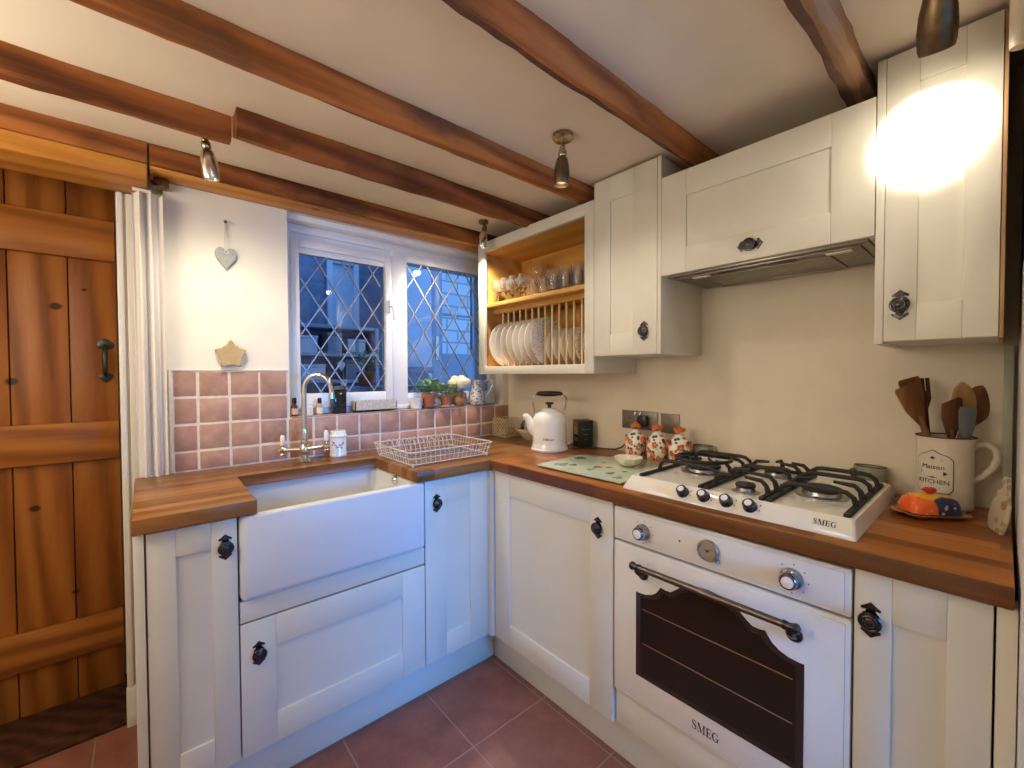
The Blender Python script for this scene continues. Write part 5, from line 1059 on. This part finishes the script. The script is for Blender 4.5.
t = thing('milk_jug', 'pale jug with dark flower pattern and wavy handle at the end of the window sill', 'jug', (1.475, 2.02, ZS)); G = at(1.475, 2.02, ZS)
b = MB(); b.lathe([(0.036, 0), (0.045, 0.004), (0.047, 0.014), (0.049, 0.02), (0.050, 0.04), (0.044, 0.07), (0.037, 0.10), (0.036, 0.125), (0.041, 0.148), (0.039, 0.148), (0.034, 0.125), (0.042, 0.06), (0.045, 0.02), (0.001, 0.012)], 36, G, c1=False)
b.build('body', floral('milk_jug_glaze', (0.62, 0.63, 0.66), (0.20, 0.15, 0.15), (0.34, 0.26, 0.25), (0.26, 0.28, 0.30), (0.46, 0.50, 0.56), 70, 0.36, 90, 0.12), t, smooth=60)
b = MB(); b.tube([(1.512, 2.000, ZS+0.135), (1.535, 1.988, ZS+0.150), (1.554, 1.978, ZS+0.146), (1.556, 1.977, ZS+0.115), (1.538, 1.987, ZS+0.075), (1.520, 1.996, ZS+0.052), (1.517, 1.997, ZS+0.04)], [0.005, 0.0055, 0.0055, 0.005, 0.005, 0.005, 0.005], 10); b.build('handle', M['ceramic'], t)
t = thing('small_cup', 'tiny white china cup with a blue dot between the two potted plants', 'cup', (1.2195, 2.045, ZS)); G = at(1.2125, 2.052, ZS)
b = MB(); b.lathe([(0.012, 0), (0.016, 0.006), (0.019, 0.03), (0.0195, 0.046), (0.018, 0.046), (0.014, 0.01), (0.001, 0.006)], 22, G, c1=False); b.build('body', M['ceramic'], t)
b = MB(); Wc = wrap(1.2125, 2.052, ZS+0.026, 0.0187, math.atan2(-2.05, -1.21)); b.lathe([(0.007, 0), (0.001, 0.0004)], 14, Wc); b.build('blue_dot', plain('blue_glaze', (0.10, 0.20, 0.40), 0.2), t)
b = MB(); b.lathe([(0.026, 0), (0.030, 0.004), (0.031, 0.050), (0.0325, 0.053), (0.030, 0.053), (0.027, 0.01), (0.001, 0.008)], 28, at(1.085, 2.026, ZS), c1=False)
tag(b.build('white_pot', M['ceramic'], loc=(1.085, 2.026, ZS)), 'plain white china pot on the sill left of the green plant', 'pot')
# planter trough with scalloped edge
t = thing('sill_trough', 'long grey scalloped trough in the middle of the window sill', 'planter', (0.845, 2.022, ZS))
b = MB(); x0, x1, y0, y1 = 0.752, 0.962, 1.999, 2.046
def scal(xa, ya, xb, yb, n):
    d = Vector((xb-xa, yb-ya, 0)); L = d.length; d /= L; nn = Vector((-d.y, d.x, 0)); pts = [(0, 0)]; 
    pts = [(0, 0.0), (L, 0.0)]
    for k in range(n*6, -1, -1): pts.append((L*k/(n*6), 0.046+0.0055*abs(math.sin(PI*k/6))))
    F = lambda p: (xa+d.x*p[0]+nn.x*p[2], ya+d.y*p[0]+nn.y*p[2], ZS+0.004+p[1]); b.prism(pts, 0, 0.004, F)
scal(x0, y0, x1, y0, 11); scal(x1, y0, x1, y1, 3); scal(x1, y1, x0, y1, 11); scal(x0, y1, x0, y0, 3)
b.box((x0, y0, ZS+0.004), (x1, y1, ZS+0.010))
for x in (x0+0.008, x1-0.008):
    for y in (y0+0.006, y1-0.006): b.ball((x, y, ZS+0.0042), 0.004, seg=8)
b.build('trough', plain('grey_wash_metal', (0.55, 0.50, 0.41), 0.6, var=0.25, scale=90), t)
# dark square glass jar, bottles
t = thing('candle_jar', 'dark square glass jar with bronze rim on the sill behind the tap spout', 'jar', (0.682, 2.03, ZS))
b = MB(); b.loft([rrect(0.657, 0.711, 2.0035, 2.0575, 0.006, ZS), rrect(0.655, 0.713, 2.0015, 2.0595, 0.006, ZS+0.006), rrect(0.655, 0.713, 2.0015, 2.0595, 0.006, ZS+0.11), rrect(0.656, 0.712, 2.0025, 2.0585, 0.006, ZS+0.112)]); b.build('body', plain('dark_glass', (0.018, 0.016, 0.018), 0.06, var=0.6, scale=24), t)
b = MB(); b.loft([rrect(0.6545, 0.7135, 2.001, 2.0600, 0.006, ZS+0.1125), rrect(0.654, 0.714, 2.0005, 2.0605, 0.006, ZS+0.127)]); b.build('rim', M['bronze'], t)
for i, (x, y, s_, lab, glassc, labc) in enumerate(((0.493, 2.021, 1.0, 'small amber bottle with black cap at the left end of the sill', (0.12, 0.035, 0.012), (0.70, 0.52, 0.40)), (0.598, 2.021, 0.95, 'small clear bottle with black cap left of the dark jar', (0.50, 0.38, 0.22), (0.78, 0.70, 0.55)))):
    t = thing('oil_bottle', lab, 'bottle', (x, y, ZS), 'little bottles on the sill'); G = at(x, y, ZS, 0, s_)
    b = MB(); b.lathe([(0.0125, 0), (0.0135, 0.002), (0.0135, 0.040), (0.011, 0.047), (0.007, 0.051), (0.007, 0.054)], 22, G); b.build('body', plain('bottle_glass_%d' % i, glassc, 0.1), t)
    b = MB(); b.lathe([(0.0138, 0.008), (0.0138, 0.034)], 22, G, c0=False, c1=False); b.build('label', plain('bottle_label_%d' % i, labc, 0.6), t)
    b = MB(); b.lathe([(0.0090, 0.0545), (0.0095, 0.056), (0.0090, 0.078), (0.007, 0.080), (0.001, 0.080)], 18, G); b.build('cap', M['black'], t)
b = MB(); b.lathe([(0.018, 0), (0.020, 0.003), (0.020, 0.030), (0.021, 0.031), (0.021, 0.040), (0.018, 0.042), (0.001, 0.042)], 24, at(0.552, 2.03, ZS)); tag(b.build('balm_pot', M['ceramic'], loc=(0.552, 2.03, ZS)), 'little white lidded pot behind the tap neck on the sill', 'pot')
# ------------------------------------------------------------------ wall ornaments
def heart(s):
    out = []
    for k in range(40):
        a = 2*PI*k/40; out.append((s*0.0625*16*math.sin(a)**3*0.80, s*0.0625*1.08*(13*math.cos(a)-5*math.cos(2*a)-2*math.cos(3*a)-math.cos(4*a))))
    return out
hx, hz = 0.2495, 1.727
t = thing('hanging_heart', 'grey wooden heart hanging by a string on the pale wall left of the window', 'ornament', (hx, 1.985, hz))
b = MB(); TH = lambda p: (hx+p[0], 1.994-p[2], hz+p[1]); b.prism(heart(0.045), 0.0, 0.010, TH, bev=0.0015); b.build('heart', plain('grey_heart_paint', (0.36, 0.37, 0.35), 0.7, var=0.08, scale=60), t)
b = MB()
for dx in (-0.003, 0.003): b.tube([(hx+dx*0.3, 1.9965, 1.862), (hx+dx, 1.992, 1.80), (hx+dx, 1.982, 1.752)], 0.0014, 5)
b.tube([(hx-0.003, 1.983, 1.752), (hx-0.008, 1.982, 1.745), (hx-0.001, 1.982, 1.738), (hx+0.007, 1.982, 1.744), (hx+0.003, 1.983, 1.752)], 0.0016, 5)
b.build('string', M['fabric'], t)
b = MB(); b.lathe([(0.003, 0), (0.003, 0.012), (0.006, 0.013), (0.006, 0.015), (0.001, 0.016)], 12, axis_frame((hx, 2.0005, 1.863), (0, -1, 0))); b.build('nail', M['bronze'], t)
sx, sz = 0.259, 1.347
t = thing('star_ornament', 'chunky cream wooden star on the wall just above the tiles', 'ornament', (sx, 1.98, sz))
pts = []
for k in range(10):
    a = PI/2+k*PI/5; r = 0.060 if k % 2 == 0 else 0.034; pts.append((r*math.cos(a)*0.94, r*math.sin(a)))
def roundpoly(pts, f=0.22, n=4):
    out = []
    for i, p in enumerate(pts):
        a, c = Vector(pts[i-1]), Vector(pts[(i+1) % len(pts)]); p = Vector(p); q0, q1 = p+(a-p)*f, p+(c-p)*f
        for k in range(n+1): u = k/n; v = q0*(1-u)**2+p*2*u*(1-u)+q1*u*u; out.append((v.x, v.y))
    return out
b = MB(); b.prism(roundpoly(pts), 0.0, 0.026, lambda p: (sx+p[0], 1.9995-p[2], sz+p[1]), bev=0.004); b.build('star', plain('cream_star_wood', (0.50, 0.37, 0.18), 0.6, var=0.15, scale=30), t)
b = MB()
for z, w in ((0.026, 0.010), (0.006, 0.014), (-0.008, 0.018), (-0.016, 0.020)):
    k = -w
    while k < w: b.box((sx+k, 1.9728, sz+z-0.0018), (sx+k+0.0036, 1.9736, sz+z+0.0018)); k += 0.0058
b.build('faint_lettering', plain('faded_print', (0.42, 0.31, 0.15), 0.7), t, smooth=0)
# ------------------------------------------------------------------ curtain beside the door
b = MB(); n = 60; rings = []
for z, s_ in ((0.910, 1.0), (1.25, 1.0), (1.60, 0.98), (1.90, 0.9)):
    fr_, bk = [], []
    for k in range(n+1):
        f = k/n; x = -0.022+0.082*f; y = 1.965+0.017*math.sin(f*PI*5.2+z*0.5)*s_+0.008*math.sin(f*23+z*3)*0.4
        fr_.append((x, y, z)); bk.append((x, y+0.004, z))
    rings.append(fr_+bk[::-1])
b.loft(rings)
cu = thing('door_curtain', 'white cloth curtain gathered beside the wooden door, resting on the worktop', 'curtain', (0.02, 1.97, 0.91)); b.build('cloth', M['fabric'], cu, smooth=80)
b = MB(); b.tube([(-0.02, 1.965, 1.9085), (0.03, 1.965, 1.9085)], 0.006, 10); b.build('curtain_rail', M['white'], cu)
b = MB(); b.box((0.036, 1.955, 1.931), (0.080, 1.990, 1.962), 0.003); b.tube([(0.034, 1.962, 1.945), (0.048, 1.950, 1.930), (0.062, 1.950, 1.937)], 0.006, 8); tag(b.build('curtain_bracket', M['bronze'], loc=(0.058, 1.97, 1.945)), 'dark metal curtain bracket under the beam at the curtain top', 'bracket')
# ------------------------------------------------------------------ spotlights
WARM = (1.0, 0.885, 0.715)
def spotlight(lab, base, up_n, joint, d, s, power, size, blend, metal, baseM, disc=0.030, mat_in=None, spread=0.02):
    """base: point on the ceiling or beam; joint: swivel point; d: aim of the lamp"""
    t = thing('spotlight', lab, 'spotlight', base)
    b = MB(); Fb = axis_frame(base, up_n); b.lathe([(disc, 0.0005), (disc, 0.012*s), (disc*0.86, 0.016*s), (disc*0.3, 0.018*s), (0.006*s, 0.024*s), (0.001, 0.026*s)], 28, Fb)
    b.tube([Fb((0, 0, 0.016*s)), tuple((Vector(Fb((0, 0, 0.016*s)))+Vector(joint))/2 + Vector((0.004, 0, 0))), joint], 0.0055*s, 8); b.ball(joint, 0.010*s)
    b.build('base', baseM, t)
    d = Vector(d).normalized(); Fh = axis_frame(joint, d)
    b = MB(); b.lathe([(0.011*s, 0.004*s), (0.0135*s, 0.008*s), (0.0135*s, 0.022*s), (0.0115*s, 0.026*s)], 24, Fh); b.build('collar', baseM, t)
    b = MB(); b.lathe([(0.012*s, 0.026*s), (0.018*s, 0.036*s), (0.0235*s, 0.060*s), (0.0255*s, 0.085*s), (0.0245*s, 0.110*s), (0.0225*s, 0.118*s), (0.0215*s, 0.117*s), (0.0235*s, 0.085*s), (0.0215*s, 0.060*s), (0.012*s, 0.036*s)], 30, Fh, c1=False); b.build('shade', metal, t, smooth=60)
    b = MB(); b.ball((0, 0, 0.082*s), 0.0165*s, Fh, seg=12, sc=(1, 1, 1.2)); b.build('bulb', emit('lamp_bulb_%d' % len(bpy.data.materials), WARM, 18), t, smooth=70)
    if power:
        L = bpy.data.lights.new('spot', 'SPOT'); L.energy = power; L.color = WARM; L.spot_size = math.radians(size); L.spot_blend = blend; L.shadow_soft_size = spread
        lo = bpy.data.objects.new('spot_lamp', L); COL.objects.link(lo); lo.location = Fh((0, 0, 0.122*s)); lo.rotation_euler = d.to_track_quat('-Z', 'Y').to_euler()
    return t
spotlight('dark bronze spotlight with round base on the ceiling in front of the tall wall cabinet', (1.045, 0.950, 2.0445), (0, 0, -1), (1.036, 0.943, 1.995), (-0.03, 0.02, -1), 1.0, 7.5, 172, 1.0, M['bronze'], M['brass'], 0.034)
spotlight('pale metal spotlight hanging from the beam above the curtain and heart', (0.153, 1.612, 2.0445), (0, 0, -1), (0.154, 1.606, 1.985), (0.14, 0.10, -1), 0.96, 15, 172, 1.0, M['satin'], M['brass'], 0.026)
spotlight('pale metal spotlight beside the top corner of the plate rack', (1.315, 1.735, 2.0445), (0, 0, -1), (1.322, 1.735, 2.020), (-0.10, 0.10, -1), 0.92, 32, 168, 1.0, M['satin'], M['bronze'], 0.024)
spotlight('large dark spotlight seen close up, aimed at the end wall cabinet', (1.125, 0.085, 2.0445), (0, 0, -1), (1.122, 0.088, 2.018), (0.60, 0.06, -0.80), 1.18, 3.5, 170, 1.0, M['bronze'], M['bronze'], 0.026)
# pale pipe by the dark post
b = MB(); b.lathe([(0.0115, 0.0), (0.0125, 0.004), (0.0125, 0.136), (0.015, 0.139), (0.015, 0.160), (0.012, 0.166)], 20, at(1.24, -0.0105, 1.87)); 
tag(b.build('hanging_pipe', plain('cream_pipe_paint', (0.70, 0.60, 0.45), 0.4), loc=(1.24, -0.0105, 1.87)), 'cream painted pipe end hanging in front of the dark post at the right edge', 'pipe')
b = MB(); b.box((1.664, -0.018, 0.9065), (1.6985, -0.001, 1.332), 0.002); tag(b.build('cable_trunking', plain('grey_green_trunking', (0.36, 0.37, 0.29), 0.5, var=0.12, scale=12), loc=(1.68, -0.01, 0.9065)), 'grey green cable trunking running up the wall behind the jug', 'trunking')
# ------------------------------------------------------------------ the lean-to outside the window
M['bluewall'] = plain('pale_blue_render', (0.50, 0.53, 0.58), 0.8, var=0.05, scale=6)
M['darkblue'] = plain('dark_blue_paint', (0.13, 0.17, 0.24), 0.5, var=0.2, scale=10)
M['bluegrey'] = plain('blue_grey_paint', (0.25, 0.29, 0.36), 0.5, var=0.06)
struct(boxes('exterior_ground', M['bluegrey'], [((-0.2, 2.76, -0.1), (6.0, 7.0, 0.0))]))
struct(boxes('exterior_wall_far', M['stone'], [((-0.2, 6.0, 0), (6.0, 6.15, 3.6))]))
struct(boxes('exterior_wall_partition', M['bluewall'], [((1.56, 3.40, 0), (1.98, 3.48, 2.6)), ((2.55, 3.40, 0), (3.2, 3.48, 2.6)), ((1.98, 3.40, 2.36), (2.55, 3.48, 2.6))]))
dd = struct(boxes('door_2', M['bluegrey'], [((1.985, 3.41, 0.02), (2.10, 3.45, 2.35)), ((2.44, 3.41, 0.02), (2.545, 3.45, 2.35)), ((2.10, 3.41, 0.02), (2.44, 3.45, 1.46)), ((2.10, 3.41, 2.22), (2.44, 3.45, 2.35)), ((2.10, 3.415, 1.82), (2.44, 3.445, 1.84))], 0.003))
b = MB(); b.box((2.10, 3.428, 1.46), (2.44, 3.432, 2.22)); b.build('glass_pane', M['pane'], dd)
b = MB(); b.box((2.025, 3.40, 1.40), (2.055, 3.41, 1.62), 0.002); b.tube([(2.04, 3.40, 1.52), (2.04, 3.365, 1.52), (1.99, 3.36, 1.52)], 0.008, 8); b.build('door_handle', M['satin'], dd)
struct(boxes('exterior_wall_left', M['darkblue'], [((0.0, 3.9, 0), (1.90, 3.98, 2.8)), ((-0.05, 2.4, 0.0), (0.0, 3.9, 2.8))]))
b = MB(); ring_frame(b, 1.22, 1.50, 1.25, 2.3, 0.05, 3.86, 3.90); b.box((1.27, 3.885, 1.30), (1.45, 3.899, 2.25)); struct(b.build('window_3', M['bluewall']))
sh = thing('garden_dresser', 'blue shelved dresser seen dimly through the left window pane', 'shelf unit', (0.97, 3.2, 0))
b = MB(); b.box((0.74, 3.12, 0.0), (0.77, 3.42, 1.62), 0.003); b.box((1.33, 3.12, 0), (1.36, 3.42, 1.62), 0.003); b.box((0.77, 3.40, 0), (1.33, 3.42, 1.62)); b.build('side', M['bluegrey'], sh)
for z in (0.75, 1.02, 1.21, 1.40, 1.60): b = MB(); b.box((0.771, 3.125, z), (1.329, 3.40, z+0.022), 0.002); b.build('shelf', M['bluegrey'], sh)
for i, (x, z, w, h) in enumerate(((0.86, 1.422, 0.14, 0.10), (1.05, 1.422, 0.10, 0.13), (1.21, 1.422, 0.13, 0.09), (0.90, 1.232, 0.16, 0.09), (1.20, 1.232, 0.15, 0.12))):
    b = MB(); b.box((x-w/2, 3.17, z+0.001), (x+w/2, 3.34, z+h), 0.004); b.box((x-w/2-0.004, 3.166, z+h), (x+w/2+0.004, 3.344, z+h+0.022), 0.003)
    tag(b.build('storage_box', (M['bluewall'], M['bluegrey'], M['stone'], M['bluewall'], M['darkblue'])[i], loc=(x, 3.25, z)), ('pale lidded box on the upper dresser shelf, leftmost', 'blue lidded box in the middle of the upper dresser shelf', 'stone coloured lidded box on the upper dresser shelf, rightmost', 'pale lidded box on the lower dresser shelf, left', 'dark lidded box on the lower dresser shelf, right')[i], 'box', 'boxes on the dresser')
for i, (x, z) in enumerate(((1.03, 1.33), (1.045, 1.21))):
    t = thing('garden_heart', ('pale hanging heart outside, the upper of the two', 'pale hanging heart outside, the lower of the two')[i], 'ornament', (x, 3.0, z), 'hearts hanging outside')
    b = MB(); b.prism(heart(0.034), 0, 0.012, lambda p: (x+p[0], 3.0-p[2], z+p[1]), bev=0.002); b.build('heart', M['bluewall'], t); b = MB(); b.tube([(x, 2.995, z+0.03), (x, 2.995, 1.75 if i == 0 else z+0.09)], 0.0015, 5); b.build('string', M['bluewall'], t)
pot(0.995, 2.47, 1.20, 0.055, 0.085, 'outdoor_plant', 'leafy potted plant outside, low in the left window pane', M['leaf'], 21, 90, 0.085, 0.11)
b = MB(); b.box((0.80, 2.33, 1.175), (1.50, 2.62, 1.199), 0.004); b.box((0.84, 2.36, 0), (0.88, 2.59, 1.175), 0.003); b.box((1.42, 2.36, 0), (1.46, 2.59, 1.175), 0.003); tag(b.build('garden_shelf', M['bluegrey'], loc=(1.1, 2.5, 1.175)), 'blue grey plant stand just outside the window', 'shelf')
b = MB(); b.box((1.58, 3.20, 1.28), (1.88, 3.399, 1.33), 0.004); b.box((1.62, 3.22, 0), (1.84, 3.39, 1.279)); tag(b.build('meter_cupboard', M['darkblue'], loc=(1.7, 3.3, 0)), 'low dark cupboard against the pale wall outside the right pane', 'cupboard')
# ------------------------------------------------------------------ assumed daylight, sky and colour management
Wd = bpy.data.worlds.new('dusk_sky'); S.world = Wd; Wd.use_nodes = True
bg = Wd.node_tree.nodes['Background']; bg.inputs['Color'].default_value = (0.20, 0.45, 1.0, 1); bg.inputs['Strength'].default_value = 2.1
A_ = bpy.data.lights.new('assumed_daylight', 'AREA'); A_.shape = 'RECTANGLE'; A_.size = 1.1; A_.size_y = 0.7; A_.energy = 205; A_.color = (0.0, 0.31, 1.0)  # blue light added outside the assumed window behind the camera
ao = bpy.data.objects.new('assumed_daylight', A_); COL.objects.link(ao); ao.location = (0.88, -2.6, 1.56); ao.rotation_euler = (PI/2-0.15, 0, 0)
ND = Vector((1.389, 0.116, 1.845))-Vector((1.20, 0.094, 1.925))
L = bpy.data.lights.new('spot_beam', 'SPOT'); L.energy = 190; L.color = WARM; L.spot_size = math.radians(54); L.spot_blend = 0.9; L.shadow_soft_size = 0.02
lo = bpy.data.objects.new('spot_beam', L); COL.objects.link(lo); lo.location = (1.20, 0.094, 1.925); lo.rotation_euler = ND.to_track_quat('-Z', 'Y').to_euler()
for x, y, z, pw in ((-0.60, 1.50, 1.80, 7), (-0.70, 1.15, 1.50, 11), (-0.65, 0.90, 1.55, 4), (0.25, 0.30, 1.85, 2.6)):       # unseen warm fill lamps added on the left and above the camera
    L = bpy.data.lights.new('fill_lamp', 'POINT'); L.energy = pw; L.color = WARM; L.shadow_soft_size = 0.09
    lo = bpy.data.objects.new('fill_lamp', L); COL.objects.link(lo); lo.location = (x, y, z)
vs = S.view_settings; vs.view_transform = 'Standard'; vs.look = 'None'; vs.exposure = 0.02; vs.gamma = 1.0; vs.use_curve_mapping = False
S.cycles.use_denoising = True; S.cycles.max_bounces = 10; S.cycles.diffuse_bounces = 5; S.cycles.glossy_bounces = 5; S.cycles.transmission_bounces = 10; S.cycles.transparent_max_bounces = 12
S.cycles.caustics_reflective = False; S.cycles.caustics_refractive = False; S.cycles.sample_clamp_indirect = 6.0
